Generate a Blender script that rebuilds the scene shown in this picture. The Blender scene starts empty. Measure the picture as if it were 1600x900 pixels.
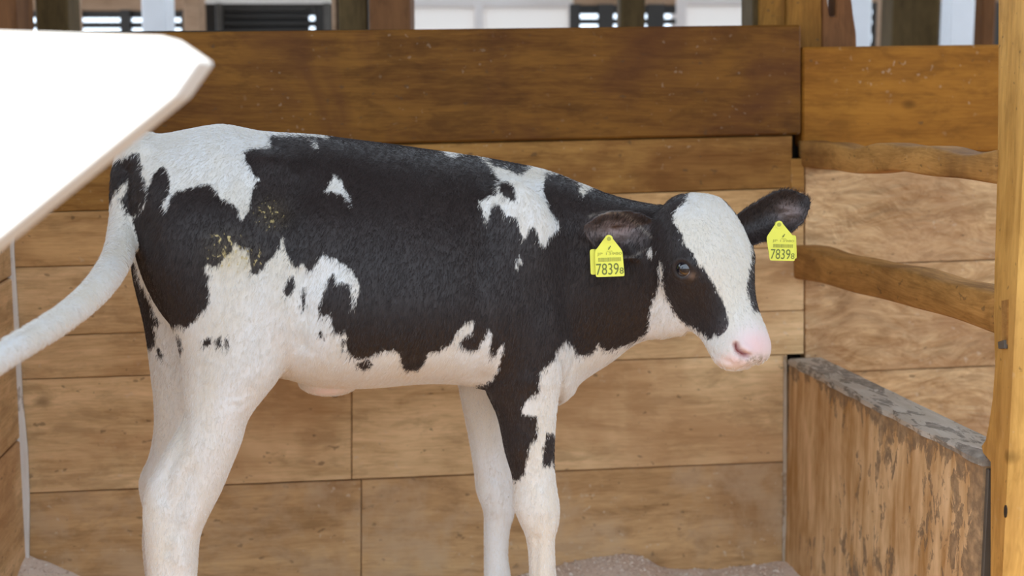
import bpy, bmesh, math, random
import numpy as np
from mathutils import Vector, Matrix
from mathutils.bvhtree import BVHTree

random.seed(7)
rng = np.random.default_rng(7)
SC = bpy.context.scene
COL = SC.collection

# ------------------------------------------------------------------ camera
FPX = 2090.0
PITCH = math.radians(7.6)
CAMZ = 0.93
cam_d = bpy.data.cameras.new('camera')
cam = bpy.data.objects.new('camera', cam_d)
COL.objects.link(cam)
cam.location = (0, 0, CAMZ)
cam.rotation_euler = (math.pi / 2 - PITCH, 0, 0)
cam_d.sensor_width = 36.0
cam_d.lens = FPX / 1600.0 * 36.0
cam_d.clip_start = 0.02
cam_d.dof.use_dof = True
cam_d.dof.focus_distance = 2.0
cam_d.dof.aperture_fstop = 3.5
SC.camera = cam

# ------------------------------------------------------------------ world, sun, exposure
world = bpy.data.worlds.new('World')
SC.world = world
world.use_nodes = True
wn = world.node_tree
wn.nodes.clear()
wo = wn.nodes.new('ShaderNodeOutputWorld')
wb = wn.nodes.new('ShaderNodeBackground')
wb.inputs['Color'].default_value = (0.73, 0.86, 1.0, 1)
wb.inputs['Strength'].default_value = 2.5
wn.links.new(wb.outputs[0], wo.inputs[0])

sun_d = bpy.data.lights.new('sun', 'SUN')
sun_d.energy = 7.0
sun_d.angle = 0.01
sun_d.color = (1.0, 0.93, 0.82)
sun = bpy.data.objects.new('sun', sun_d)
COL.objects.link(sun)
sun.rotation_euler = Vector((0.10, 0.60, -1.0)).to_track_quat('-Z', 'Y').to_euler()
sun.location = (0, -2, 6)

SC.view_settings.view_transform = 'Standard'
SC.view_settings.look = 'None'
SC.view_settings.gamma = 1.0
SC.view_settings.use_curve_mapping = False
SC.view_settings.exposure = 0.15

# ------------------------------------------------------------------ geometry helpers
CP, SP = math.cos(PITCH), math.sin(PITCH)

def ray(x, y):
    u = (x - 800.0) / FPX
    v = -(y - 450.0) / FPX
    return Vector((u, CP + SP * v, -SP + CP * v))

CAMP = Vector((0, 0, CAMZ))

def U(x, y, Y):
    """world point on the plane world-Y = Y that the photo shows at pixel x, y"""
    d = ray(x, y)
    return CAMP + d * (Y / d.y)

def proj(P):
    """numpy: world points (n,3) -> pixels (n,2)"""
    P = np.asarray(P, float)
    q = P - np.array([0, 0, CAMZ])
    depth = q[:, 1] * CP - q[:, 2] * SP
    up = q[:, 1] * SP + q[:, 2] * CP
    return np.stack([800 + FPX * q[:, 0] / depth, 450 - FPX * up / depth], 1)

def ypix(Y, z):
    return float(proj([[0, Y, z]])[0, 1])

WYAW = math.radians(7.0)
WDIR = Vector((math.cos(WYAW), math.sin(WYAW), 0))
WNRM = Vector((math.sin(WYAW), -math.cos(WYAW), 0))      # towards the camera
WP0 = Vector((0, 2.60, 0))

def W(x, y, off=0.0):
    """point on the back wall plane (moved off metres towards the camera)"""
    d = ray(x, y)
    t = ((WP0 + WNRM * off) - CAMP).dot(WNRM) / d.dot(WNRM)
    return CAMP + d * t

def add_attr(me, name, vals):
    a = me.attributes.new(name, 'FLOAT', 'POINT')
    a.data.foreach_set('value', np.asarray(vals, dtype=np.float32))

def link(o, parent=None):
    COL.objects.link(o)
    if parent is not None:
        o.parent = parent
    return o

def tag(o, label=None, cat=None, group=None, kind=None):
    if label: o['label'] = label
    if cat: o['category'] = cat
    if group: o['group'] = group
    if kind: o['kind'] = kind
    return o

def empty(name, loc=(0, 0, 0)):
    o = bpy.data.objects.new(name, None)
    o.empty_display_size = 0.05
    COL.objects.link(o)
    o.location = loc
    return o

def mesh_obj(name, verts, faces, mat, parent=None, smooth=False, M=None, bevel=0.0):
    """verts in world space; M (4x4) is the object's frame; the parent sits anywhere (unrotated)"""
    if M is None:
        c = Vector((0, 0, 0))
        for v in verts: c += Vector(v)
        M = Matrix.Translation(c / len(verts))
    Mi = M.inverted()
    me = bpy.data.meshes.new(name)
    me.from_pydata([tuple(Mi @ Vector(v)) for v in verts], [], faces)
    bm = bmesh.new(); bm.from_mesh(me)
    bmesh.ops.recalc_face_normals(bm, faces=bm.faces)
    if bevel > 0:
        bmesh.ops.bevel(bm, geom=list(bm.edges), offset=bevel, segments=1, profile=0.5, affect='EDGES')
    bm.to_mesh(me); bm.free()
    if smooth:
        for p in me.polygons: p.use_smooth = True
    if mat: me.materials.append(mat)
    o = bpy.data.objects.new(name, me)
    COL.objects.link(o)
    if parent is not None:
        o.parent = parent
        o.matrix_parent_inverse = Matrix.Identity(4)
        o.matrix_basis = world_of(parent).inverted() @ M
    else:
        o.matrix_basis = M
    return o

def world_of(o):
    m = o.matrix_basis.copy()
    while o.parent is not None:
        o = o.parent
        m = o.matrix_basis @ m
    return m

BOXF = [(0, 1, 2, 3), (7, 6, 5, 4), (0, 4, 5, 1), (1, 5, 6, 2), (2, 6, 7, 3), (3, 7, 4, 0)]

def prism(name, pts, ext, mat, parent=None, bevel=0.003, M=None):
    """polygon pts (world) extruded by the vector ext"""
    n = len(pts)
    vs = [Vector(p) for p in pts] + [Vector(p) + Vector(ext) for p in pts]
    fs = [tuple(range(n)), tuple(range(2 * n - 1, n - 1, -1))]
    for i in range(n):
        j = (i + 1) % n
        fs.append((i, j, n + j, n + i))
    return mesh_obj(name, vs, fs, mat, parent, M=M, bevel=bevel)

def frame_at(c, xdir):
    x = Vector(xdir).normalized()
    z = Vector((0, 0, 1))
    y = z.cross(x).normalized()
    z = x.cross(y).normalized()
    M = Matrix((x, y, z)).transposed().to_4x4()
    M.translation = c
    return M

def box(name, x0, x1, y0, y1, z0, z1, mat, parent=None, bevel=0.003):
    vs = [(x0, y0, z0), (x1, y0, z0), (x1, y0, z1), (x0, y0, z1), (x0, y1, z0), (x1, y1, z0), (x1, y1, z1), (x0, y1, z1)]
    return mesh_obj(name, vs, BOXF, mat, parent, bevel=bevel)

# ------------------------------------------------------------------ materials
class NT:
    def __init__(self, name):
        self.m = bpy.data.materials.new(name)
        self.m.use_nodes = True
        self.t = self.m.node_tree
        self.t.nodes.clear()
        self.out = self.n('ShaderNodeOutputMaterial')
        self.b = self.n('ShaderNodeBsdfPrincipled')
        self.l(self.b.outputs[0], self.out.inputs[0])
    def n(self, k, **kw):
        nd = self.t.nodes.new(k)
        for a, v in kw.items(): setattr(nd, a, v)
        return nd
    def l(self, a, b): self.t.links.new(a, b)
    def set(self, sock, v):
        if isinstance(v, bpy.types.NodeSocket): self.l(v, sock)
        else: sock.default_value = v
    def coords(self, scale=(1, 1, 1), rand=True, kind='Object'):
        tc = self.n('ShaderNodeTexCoord')
        mp = self.n('ShaderNodeMapping')
        mp.inputs['Scale'].default_value = scale
        self.l(tc.outputs[kind], mp.inputs['Vector'])
        if rand:
            oi = self.n('ShaderNodeObjectInfo')
            mu = self.n('ShaderNodeMath', operation='MULTIPLY'); mu.inputs[1].default_value = 37.0
            self.l(oi.outputs['Random'], mu.inputs[0])
            cx = self.n('ShaderNodeCombineXYZ')
            for i in range(3): self.l(mu.outputs[0], cx.inputs[i])
            self.l(cx.outputs[0], mp.inputs['Location'])
        return mp.outputs[0]
    def noise(self, vec, scale, detail=4, rough=0.55, dist=0.0):
        nd = self.n('ShaderNodeTexNoise')
        nd.inputs['Scale'].default_value = scale
        nd.inputs['Detail'].default_value = detail
        nd.inputs['Roughness'].default_value = rough
        nd.inputs['Distortion'].default_value = dist
        self.l(vec, nd.inputs['Vector'])
        return nd.outputs['Fac']
    def ramp(self, fac, stops, interp='LINEAR'):
        r = self.n('ShaderNodeValToRGB')
        r.color_ramp.interpolation = interp
        e = r.color_ramp.elements
        while len(e) < len(stops): e.new(0.5)
        for i, (p, c) in enumerate(stops):
            e[i].position = p
            e[i].color = (c, c, c, 1) if not isinstance(c, (tuple, list)) else (*c[:3], 1)
        self.l(fac, r.inputs[0])
        return r.outputs[0]
    def math(self, op, a, b=0.0, clamp=False):
        m = self.n('ShaderNodeMath', operation=op)
        m.use_clamp = clamp
        self.set(m.inputs[0], a); self.set(m.inputs[1], b)
        return m.outputs[0]
    def mix(self, fac, a, b, blend='MIX'):
        m = self.n('ShaderNodeMix', data_type='RGBA', blend_type=blend)
        self.set(m.inputs[0], fac)
        for s, v in ((m.inputs[6], a), (m.inputs[7], b)):
            if isinstance(v, (tuple, list)): s.default_value = (*v[:3], 1)
            else: self.l(v, s)
        return m.outputs[2]
    def bump(self, h, strength=0.3, dist=0.002, normal=None):
        b = self.n('ShaderNodeBump')
        b.inputs['Strength'].default_value = strength
        b.inputs['Distance'].default_value = dist
        self.l(h, b.inputs['Height'])
        if normal is not None: self.l(normal, b.inputs['Normal'])
        return b.outputs[0]
    def attr(self, name):
        a = self.n('ShaderNodeAttribute', attribute_name=name)
        return a

def srgb(r, g, b):
    f = lambda c: (c / 255 / 12.92) if c / 255 <= 0.04045 else ((c / 255 + 0.055) / 1.055) ** 2.4
    return (f(r), f(g), f(b))

def wood(name, dark, light, stain=None, grain=1.0, specks=0.0, axis='X', rough=0.6, wave=0.0, stain_amt=0.5, dirt=None, knots=0.6):
    N = NT(name)
    s = {'X': (1.2, 16, 16), 'Z': (16, 16, 1.2), 'Y': (16, 1.2, 16)}[axis]
    v = N.coords(s)
    iso = N.coords((1, 1, 1))
    # gentle warp so the grain wanders round knots
    ws = {'X': (1.5, 3.2, 3.2), 'Z': (3.2, 3.2, 1.5), 'Y': (3.2, 1.5, 3.2)}[axis]
    wk = 0.5 + 1.9 * wave
    wm = {'X': (0.25, wk, wk), 'Z': (wk, wk, 0.25), 'Y': (wk, 0.25, wk)}[axis]
    wv = N.n('ShaderNodeVectorMath', operation='MULTIPLY_ADD')
    warp = N.n('ShaderNodeTexNoise'); warp.inputs['Scale'].default_value = 1.6 + 1.2 * wave; warp.inputs['Detail'].default_value = 2
    N.l(N.coords(ws), warp.inputs['Vector'])
    N.l(warp.outputs['Color'], wv.inputs[0]); wv.inputs[1].default_value = wm
    N.l(v, wv.inputs[2])
    g1 = N.noise(wv.outputs[0], 1.3, 5, 0.6, 0.4 + wave)
    g2 = N.noise(wv.outputs[0], 5.5, 3, 0.6, 0.2)
    g3 = N.noise(iso, 5.0, 3, 0.55, 0.3)
    g4 = N.noise(wv.outputs[0], 19.0, 3, 0.6, 0.1)
    g = N.math('ADD', N.math('MULTIPLY', g1, 0.36), N.math('ADD', N.math('MULTIPLY', g2, 0.20 * grain), N.math('MULTIPLY', g3, 0.24)))
    g = N.math('ADD', g, N.math('MULTIPLY', g4, 0.22))
    col = N.mix(N.ramp(g, [(0.38, 0.0), (0.60, 1.0)]), dark, light)
    # small mottling of tone
    mt = N.noise(N.coords({'X': (0.7, 2.0, 2.0), 'Z': (2.0, 2.0, 0.7), 'Y': (2.0, 0.7, 2.0)}[axis]), 15.0, 4, 0.65, 0.4)
    col = N.mix(N.ramp(mt, [(0.36, 0.40), (0.50, 0.0)]), col, tuple(0.62 * c for c in dark))
    col = N.mix(N.ramp(mt, [(0.55, 0.0), (0.70, 0.35)]), col, tuple(min(1, 1.12 * c) for c in light))
    # pale or dark stains with a shape of their own
    if stain is not None:
        sn = N.noise(iso, 3.2, 4, 0.6, 0.6)
        col = N.mix(N.math('MULTIPLY', N.ramp(sn, [(0.50, 0.0), (0.66, 1.0)]), stain_amt), col, stain)
    # knots
    if knots > 0:
        vor = N.n('ShaderNodeTexVoronoi'); vor.inputs['Scale'].default_value = 5.5
        N.l(N.coords((0.8, 1.3, 1.3)), vor.inputs['Vector'])
        kn = N.ramp(vor.outputs['Distance'], [(0.03, 1.0), (0.09, 0.0)])
        col = N.mix(N.math('MULTIPLY', kn, knots), col, tuple(c * 0.35 for c in dark))
    if specks > 0:
        sp = N.noise(N.coords((1, 1, 1)), 75.0, 2, 0.5)
        spm = N.noise(iso, 7.0, 2, 0.5)
        f = N.math('MULTIPLY', N.ramp(sp, [(0.66, 0.0), (0.70, 1.0)]), N.ramp(spm, [(0.48, 0.0), (0.62, 1.0)]))
        col = N.mix(N.math('MULTIPLY', f, specks), col, (0.62, 0.50, 0.38))
        sp2 = N.noise(N.coords((1, 1.6, 1.6)), 48.0, 2, 0.5)
        f2 = N.ramp(sp2, [(0.69, 0.0), (0.73, 1.0)])
        col = N.mix(N.math('MULTIPLY', f2, 0.5), col, (0.07, 0.045, 0.025))
    if dirt is not None:      # sawdust and muck thrown on to the lowest boards
        dn = N.noise(iso, 9.0, 5, 0.65, 0.3)
        col = N.mix(N.math('MULTIPLY', N.ramp(dn, [(0.45, 0.0), (0.62, 1.0)]), 0.6), col, dirt)
    N.l(col, N.b.inputs['Base Color'])
    N.b.inputs['Roughness'].default_value = rough
    N.b.inputs['Specular IOR Level'].default_value = 0.12
    nb = None
    if wave > 0.8:      # adzed, undulating face
        un = N.noise(N.coords((3.0, 6.0, 6.0)), 1.7, 3, 0.5, 0.8)
        nb = N.bump(un, 0.9, 0.045)
    N.l(N.bump(g, 0.5, 0.003 + 0.006 * wave, nb), N.b.inputs['Normal'])
    return N.m

def plain(name, col, rough=0.6, var=0.06, bump=0.0, scale=20.0, spec=0.4):
    N = NT(name)
    v = N.coords((1, 1, 1))
    n = N.noise(v, scale, 4, 0.6)
    a = tuple(max(0, c * (1 - var)) for c in col); b = tuple(min(1, c * (1 + var)) for c in col)
    N.l(N.mix(n, a, b), N.b.inputs['Base Color'])
    N.b.inputs['Roughness'].default_value = rough
    N.b.inputs['Specular IOR Level'].default_value = spec
    if bump: N.l(N.bump(n, bump, 0.002), N.b.inputs['Normal'])
    return N.m

MAT = {}
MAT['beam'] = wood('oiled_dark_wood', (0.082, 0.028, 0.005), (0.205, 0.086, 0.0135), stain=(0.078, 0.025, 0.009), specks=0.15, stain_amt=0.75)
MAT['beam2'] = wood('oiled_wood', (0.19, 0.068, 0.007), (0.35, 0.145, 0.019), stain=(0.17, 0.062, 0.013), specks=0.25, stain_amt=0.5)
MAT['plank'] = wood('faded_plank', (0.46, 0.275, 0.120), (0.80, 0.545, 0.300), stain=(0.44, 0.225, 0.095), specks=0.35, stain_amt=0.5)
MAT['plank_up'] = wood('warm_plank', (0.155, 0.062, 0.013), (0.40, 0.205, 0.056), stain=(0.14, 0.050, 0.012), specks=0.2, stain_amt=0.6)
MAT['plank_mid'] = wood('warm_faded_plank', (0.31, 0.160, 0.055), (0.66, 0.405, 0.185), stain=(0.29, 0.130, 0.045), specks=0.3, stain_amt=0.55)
MAT['plank_low'] = wood('dirty_plank', (0.36, 0.195, 0.080), (0.64, 0.40, 0.195), stain=(0.28, 0.145, 0.066), specks=0.6, stain_amt=0.55, dirt=(0.56, 0.39, 0.24))
MAT['rough'] = wood('wavy_grain_plank', (0.30, 0.145, 0.052), (0.72, 0.475, 0.255), stain=(0.36, 0.185, 0.092), specks=0.4, wave=1.0, stain_amt=0.55)
MAT['rail'] = wood('rail_wood', (0.21, 0.092, 0.021), (0.50, 0.255, 0.075), stain=(0.14, 0.062, 0.026), specks=0.1, stain_amt=0.6, wave=0.25)
MAT['post'] = wood('post_wood', (0.40, 0.195, 0.042), (0.68, 0.38, 0.105), stain=(0.42, 0.20, 0.055), axis='Z', specks=0.15, stain_amt=0.35)
MAT['pillar'] = wood('pillar_wood', (0.16, 0.066, 0.010), (0.33, 0.150, 0.027), stain=(0.15, 0.06, 0.014), axis='Z', specks=0.1, stain_amt=0.4)
MAT['post_dark'] = wood('post_dark_wood', (0.06, 0.035, 0.012), (0.115, 0.072, 0.026), axis='Z', knots=0)
MAT['post_red'] = wood('post_red_wood', (0.12, 0.048, 0.018), (0.20, 0.085, 0.03), axis='Z', knots=0)
MAT['tan'] = wood('tan_board', (0.32, 0.19, 0.11), (0.48, 0.31, 0.20), knots=0)
MAT['white_wood'] = plain('white_painted_wood', (0.90, 0.90, 0.93), 0.5, 0.04)
def mat_pane():
    N = NT('frosted_pane')
    tr = N.n('ShaderNodeBsdfTranslucent'); tr.inputs['Color'].default_value = (0.98, 0.92, 0.87, 1)
    N.b.inputs['Base Color'].default_value = (0.70, 0.76, 0.82, 1); N.b.inputs['Roughness'].default_value = 0.35
    mx = N.n('ShaderNodeMixShader'); mx.inputs[0].default_value = 0.85
    N.l(N.b.outputs[0], mx.inputs[1]); N.l(tr.outputs[0], mx.inputs[2]); N.l(mx.outputs[0], N.out.inputs[0])
    return N.m
MAT['pane'] = mat_pane()
MAT['frame'] = plain('pinkish_white_frame', (0.88, 0.80, 0.76), 0.5, 0.04)
MAT['slat'] = plain('dark_slat', (0.045, 0.038, 0.032), 0.6, 0.2)
MAT['board_white'] = plain('white_board', (0.85, 0.83, 0.80), 0.5, 0.03)
MAT['backing'] = plain('dark_backing', (0.03, 0.02, 0.012), 0.9, 0.2)
MAT['roof'] = wood('roof_boards', (0.20, 0.12, 0.06), (0.34, 0.22, 0.12), knots=0)
MAT['iron'] = plain('rusty_iron', (0.10, 0.085, 0.07), 0.5, 0.3)

def mat_sawdust():
    N = NT('sawdust')
    v = N.coords((1, 1, 1), rand=False)
    n1 = N.noise(v, 9, 4, 0.6)
    n2 = N.noise(v, 130, 4, 0.7)
    c = N.mix(n1, (0.74, 0.61, 0.52), (0.88, 0.76, 0.67))
    c = N.mix(N.math('MULTIPLY', N.ramp(n2, [(0.55, 0), (0.68, 1)]), 0.6), c, (0.92, 0.76, 0.62))
    c = N.mix(N.math('MULTIPLY', N.ramp(n2, [(0.30, 1), (0.40, 0)]), 0.8), c, (0.26, 0.16, 0.10))
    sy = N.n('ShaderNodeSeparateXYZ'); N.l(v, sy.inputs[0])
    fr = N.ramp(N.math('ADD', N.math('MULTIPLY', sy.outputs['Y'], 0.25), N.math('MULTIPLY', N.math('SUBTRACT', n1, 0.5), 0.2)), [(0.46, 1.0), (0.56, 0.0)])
    c = N.mix(fr, c, (0.68, 0.34, 0.09))  # unseen orange band under the calf, added to bounce warm light on the belly
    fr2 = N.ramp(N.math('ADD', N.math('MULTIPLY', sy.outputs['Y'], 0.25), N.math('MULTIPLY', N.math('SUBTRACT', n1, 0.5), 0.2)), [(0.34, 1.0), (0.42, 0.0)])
    c = N.mix(fr2, c, (0.15, 0.085, 0.035))  # unseen dark band in front, added to weaken bounce from the sunlit floor
    N.l(c, N.b.inputs['Base Color'])
    N.b.inputs['Roughness'].default_value = 0.95
    N.b.inputs['Specular IOR Level'].default_value = 0.1
    N.l(N.bump(n2, 0.7, 0.004), N.b.inputs['Normal'])
    return N.m
MAT['sawdust'] = mat_sawdust()

def mat_peeling(name, base_a, base_b, dark, thr, edge_axis=None, st=(16, 16, 6.0), gs=(22, 22, 4.0)):
    """worn boarding with dark paint left in ragged vertical flakes"""
    N = NT(name)
    iso = N.coords((1, 1, 1), rand=False)
    ver = N.coords(st, rand=False)
    big = N.noise(iso, 4.0, 4, 0.6, 0.4)
    g = N.noise(N.coords(gs, rand=False), 1.5, 4, 0.6, 0.3)
    c = N.mix(N.ramp(N.math('ADD', N.math('MULTIPLY', g, 0.6), N.math('MULTIPLY', big, 0.4)), [(0.38, 0), (0.62, 1)]), base_a, base_b)
    fl = N.noise(ver, 1.6, 6, 0.68, 0.5)
    fl = N.math('ADD', fl, N.math('MULTIPLY', N.math('SUBTRACT', big, 0.5), 0.65))
    if edge_axis:
        # the paint has held along the upper edge of the board (local z near the top)
        a = N.attr('edge_wear').outputs['Fac']
        fl = N.math('ADD', fl, N.math('MULTIPLY', a, 0.27))
    m = N.ramp(fl, [(thr, 0.0), (thr + 0.035, 1.0)])
    c = N.mix(N.math('MULTIPLY', N.math('MULTIPLY', m, 0.85), N.ramp(N.noise(iso, 60.0, 3, 0.6), [(0.3, 0.45), (0.6, 1.0)])), c, dark)
    N.l(c, N.b.inputs['Base Color'])
    N.b.inputs['Roughness'].default_value = 0.75
    N.b.inputs['Specular IOR Level'].default_value = 0.25
    N.l(N.bump(m, 0.5, 0.003), N.b.inputs['Normal'])
    return N.m
MAT['peel'] = mat_peeling('peeling_board', (0.42, 0.215, 0.070), (0.80, 0.54, 0.30), (0.20, 0.135, 0.085), 0.58, True, st=(26, 26, 11.0))
MAT['cap'] = mat_peeling('worn_cap', (0.44, 0.37, 0.29), (0.62, 0.54, 0.46), (0.17, 0.14, 0.11), 0.50, st=(9, 26, 26), gs=(5, 22, 22))
MAT['batten'] = mat_peeling('flaking_white_batten', (0.66, 0.62, 0.58), (0.82, 0.80, 0.78), (0.26, 0.17, 0.09), 0.58)

MAT['batten2'] = mat_peeling('flaking_tan_batten', (0.40, 0.30, 0.20), (0.62, 0.52, 0.42), (0.26, 0.16, 0.08), 0.52)

# ------------------------------------------------------------------ the large setting
# floor: trodden earth and sawdust with a low drift against the back wall
prof = [(-400, 1010), (-60, 880), (25, 862), (48, 868), (130, 902), (200, 935), (700, 930), (840, 893), (880, 880), (945, 867), (975, 864), (1000, 869), (1030, 884), (1060, 890), (1120, 889), (1190, 881), (1240, 874), (1320, 880), (1700, 900)]
wx, wz = [], []
for (x, y) in prof:
    p = W(x, y); wx.append(p.x); wz.append(max(p.z, -0.06))

def floor_h(X, Y):
    Yw = 2.60 + math.tan(WYAW) * X
    h = np.interp(X, wx, wz)
    d = np.maximum(Yw - Y, 0)
    return h * np.exp(-(d / 0.20) ** 2) + 0.002 * np.sin(X * 17 + Y * 9) * np.sin(Y * 21 - X * 5) + 0.0012 * np.sin(X * 61 + 2 * np.sin(Y * 47)) + 0.0012 * np.sin(X * 143 + 3 * np.sin(Y * 83)) * np.sin(Y * 117) 

nx, ny = 300, 180
xs = np.linspace(-2.2, 2.6, nx); ys = np.linspace(0.35, 3.1, ny)
vs = []; fs = []
for j in range(ny):
    for i in range(nx):
        vs.append((xs[i], ys[j], float(floor_h(xs[i], ys[j]))))
for j in range(ny - 1):
    for i in range(nx - 1):
        a = j * nx + i
        fs.append((a, a + 1, a + nx + 1, a + nx))
floor = mesh_obj('floor', vs, fs, MAT['sawdust'], smooth=True, M=Matrix.Identity(4))
tag(floor, 'pale sawdust bedding drifted against the foot of the back wall', 'floor', kind='structure')

def mat_shaving():
    N = NT('wood_shavings')
    a = N.attr('tone').outputs['Fac']
    N.l(N.ramp(a, [(0.0, (0.56, 0.42, 0.33)), (0.35, (0.74, 0.60, 0.50)), (0.7, (0.84, 0.72, 0.62)), (1.0, (0.92, 0.85, 0.78))]), N.b.inputs['Base Color'])
    N.b.inputs['Roughness'].default_value = 0.9
    return N.m
vs, fs, tone = [], [], []
for k in range(5200):
    X = rng.uniform(-0.93, 0.55); d = abs(rng.normal(0, 0.16)) + 0.004
    Y = 2.60 + math.tan(WYAW) * X - d
    z = float(floor_h(X, Y))
    r = rng.uniform(0.0015, 0.004) * (1.5 if rng.random() < 0.1 else 1)
    th = rng.uniform(0, 6.28); tl_ = rng.uniform(-0.5, 0.5, 2)
    ca, sa = math.cos(th) * r, math.sin(th) * r
    b0 = len(vs); t_ = rng.uniform(0, 1)
    for (a_, b_, c_) in ((1, 0.5, 0), (-1, 0.6, 0), (-0.9, -0.5, 0), (1, -0.6, 0), (0, 0, 0.5)):
        px_ = a_ * ca - b_ * sa; py_ = a_ * sa + b_ * ca
        vs.append((X + px_, Y + py_, z + 0.001 + c_ * r + tl_[0] * px_ + tl_[1] * py_)); tone.append(t_)
    fs += [(b0, b0 + 1, b0 + 4), (b0 + 1, b0 + 2, b0 + 4), (b0 + 2, b0 + 3, b0 + 4), (b0 + 3, b0, b0 + 4), (b0 + 3, b0 + 2, b0 + 1, b0)]
shv = mesh_obj('wood_shavings', vs, fs, mat_shaving(), M=Matrix.Identity(4))
add_attr(shv.data, 'tone', tone)
tag(shv, 'pale wood shavings strewn over the sawdust along the wall', 'shavings', kind='stuff')

gm = [(-14, -12, -0.03), (14, -12, -0.03), (14, 14, -0.03), (-14, 14, -0.03)]
ground = mesh_obj('ground', gm, [(0, 1, 2, 3)], plain('trodden_earth', (0.11, 0.08, 0.05), 0.95, 0.2, scale=3), M=Matrix.Identity(4))
tag(ground, 'trodden earth yard in front of and behind the pen', 'ground', kind='structure')

# unseen roof over the pen, its ridge raised to block the sun
rp = [(-0.03, 3.0), (2.2, 6.6), (3.6, 3.0), (3.6, 3.08), (2.2, 6.72), (-0.03, 3.08)]
roof = prism('sun_block_roof', [Vector((-7, y_, z_)) for (y_, z_) in rp], Vector((14, 0, 0)), MAT['roof'], bevel=0)
tag(roof, 'unseen boarded barn roof high over the pen, shaped to block the sun', 'roof', kind='structure')

# back wall : dark backing with planks of its own
wall = prism('wall_back', [W(-330, 52, -0.05), W(1248, 42, -0.05), W(1248, 1000, -0.05), W(-330, 1100, -0.05)], -WNRM * 0.008, MAT['backing'], bevel=0)
tag(wall, 'back wall of the pen made of broad brown planks', 'wall', kind='structure')

def plank(name, x0, x1, t0, t1, b0, b1, mat, parent, off=0.0, thick=0.03, gap=0.7, bevel=0.0015):
    """t0,t1 = top edge pixels at x0,x1 ; b0,b1 = bottom edge"""
    pts = [W(x0, t0 + gap, off), W(x1, t1 + gap, off), W(x1, b1 - gap, off), W(x0, b0 - gap, off)]
    c = sum(pts, Vector()) / 4
    return prism(name, pts, -WNRM * thick, mat, parent, bevel=bevel, M=frame_at(c, WDIR))

L, R_ = -320, 1247
def ln(xa, ya, xb, yb):
    s = (yb - ya) / (xb - xa)
    return lambda x: ya + s * (x - xa)
e0 = ln(250, 50, 1250, 38)
e1 = ln(200, 234, 1240, 211)
e2 = ln(100, 331, 1150, 297)
e3 = ln(100, 416, 1200, 388)
e4 = ln(100, 524, 1200, 487)
e5 = ln(100, 591, 1150, 557)
e6 = ln(100, 769, 1200, 723)
e7 = ln(100, 1010, 1200, 980)
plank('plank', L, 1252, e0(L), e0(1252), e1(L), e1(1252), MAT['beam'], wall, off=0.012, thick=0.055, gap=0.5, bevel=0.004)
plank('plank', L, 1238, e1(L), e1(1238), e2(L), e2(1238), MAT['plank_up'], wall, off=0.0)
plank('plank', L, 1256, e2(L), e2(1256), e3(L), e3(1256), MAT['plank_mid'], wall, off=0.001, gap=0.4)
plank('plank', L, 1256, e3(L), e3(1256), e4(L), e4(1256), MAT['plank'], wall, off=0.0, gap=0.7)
plank('plank', L, 1256, e4(L), e4(1256), e5(L), e5(1256), MAT['plank'], wall, off=0.001, gap=0.5)
plank('plank', L, 549, e5(L), e5(549), e6(L), e6(562), MAT['plank'], wall, off=0.0, gap=0.7)
plank('plank', 550, 1230, e5(550), e5(1230), e6(563), e6(1230), MAT['plank'], wall, off=0.002, gap=0.7)
plank('plank', L, 564, e6(L), e6(564), e7(L), e7(580), MAT['plank_low'], wall, off=0.0)
plank('plank', 565, 1230, e6(565), e6(1230), e7(581), e7(1230), MAT['plank_low'], wall, off=0.002)
# corner fillets beside the notch
plank('fillet', 1236, 1257, 248, 248, 300, 300, MAT['plank_up'], wall, off=0.003, gap=0)

# boards of the neighbouring bay, continuing past the partition
wall2 = prism('wall_right', [W(1240, 84, -0.05), W(2000, 84, -0.05), W(2000, 950, -0.05), W(1240, 1000, -0.05)], -WNRM * 0.008, MAT['backing'], bevel=0)
tag(wall2, 'back wall of the neighbouring bay with wavy grained boards', 'wall', kind='structure')
n0 = ln(1255, 73, 1560, 69)
n1 = ln(1257, 230, 1560, 238)
n2 = ln(1370, 412, 1555, 406)
n3 = ln(1355, 580, 1553, 572)
RX = 1990
plank('plank', 1254, RX, n0(1254), n0(RX), n1(1254), n1(RX), MAT['beam2'], wall2, off=0.006, thick=0.05, gap=0.5, bevel=0.004)
plank('plank', 1258, RX, n1(1258), n1(RX), n2(1258), n2(RX), MAT['rough'], wall2, off=-0.002, gap=0.6)
plank('plank', 1258, RX, n2(1258), n2(RX), n3(1258), n3(RX), MAT['rough'], wall2, off=-0.004, gap=0.7)
plank('plank', 1232, RX, n3(1232), n3(RX), 960, 940, MAT['rough'], wall2, off=-0.003, gap=0.7)

# left partition and its flaking white corner batten
LA = W(16, 700)
SD = Vector((0.125, -1, 0)).normalized()          # partitions run towards the camera
def along(P, s): return P + SD * s
lp = along(Vector((LA.x, LA.y, 0)), 0.0)
wl = prism('wall_left', [lp + Vector((0, 0, 0)), lp + SD * 0.95, lp + SD * 0.95 + Vector((0, 0, 0.98)), lp + Vector((0, 0, 0.98))], Vector((-0.05, 0, 0)), MAT['backing'], bevel=0)
tag(wl, 'brown boarded partition at the far left of the pen', 'wall', kind='structure')
zz = [0.0, 0.31, 0.62, 0.98]
for k in range(3):
    a, b = zz[k] + 0.002, zz[k + 1] - 0.002
    q = [lp + Vector((0.001, 0, a)), lp + SD * 0.95 + Vector((0.001, 0, a)), lp + SD * 0.95 + Vector((0.001, 0, b)), lp + Vector((0.001, 0, b))]
    prism('plank', q, Vector((0.02, 0, 0)), MAT['plank'], wl, M=frame_at(sum(q, Vector()) / 4, SD))
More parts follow.
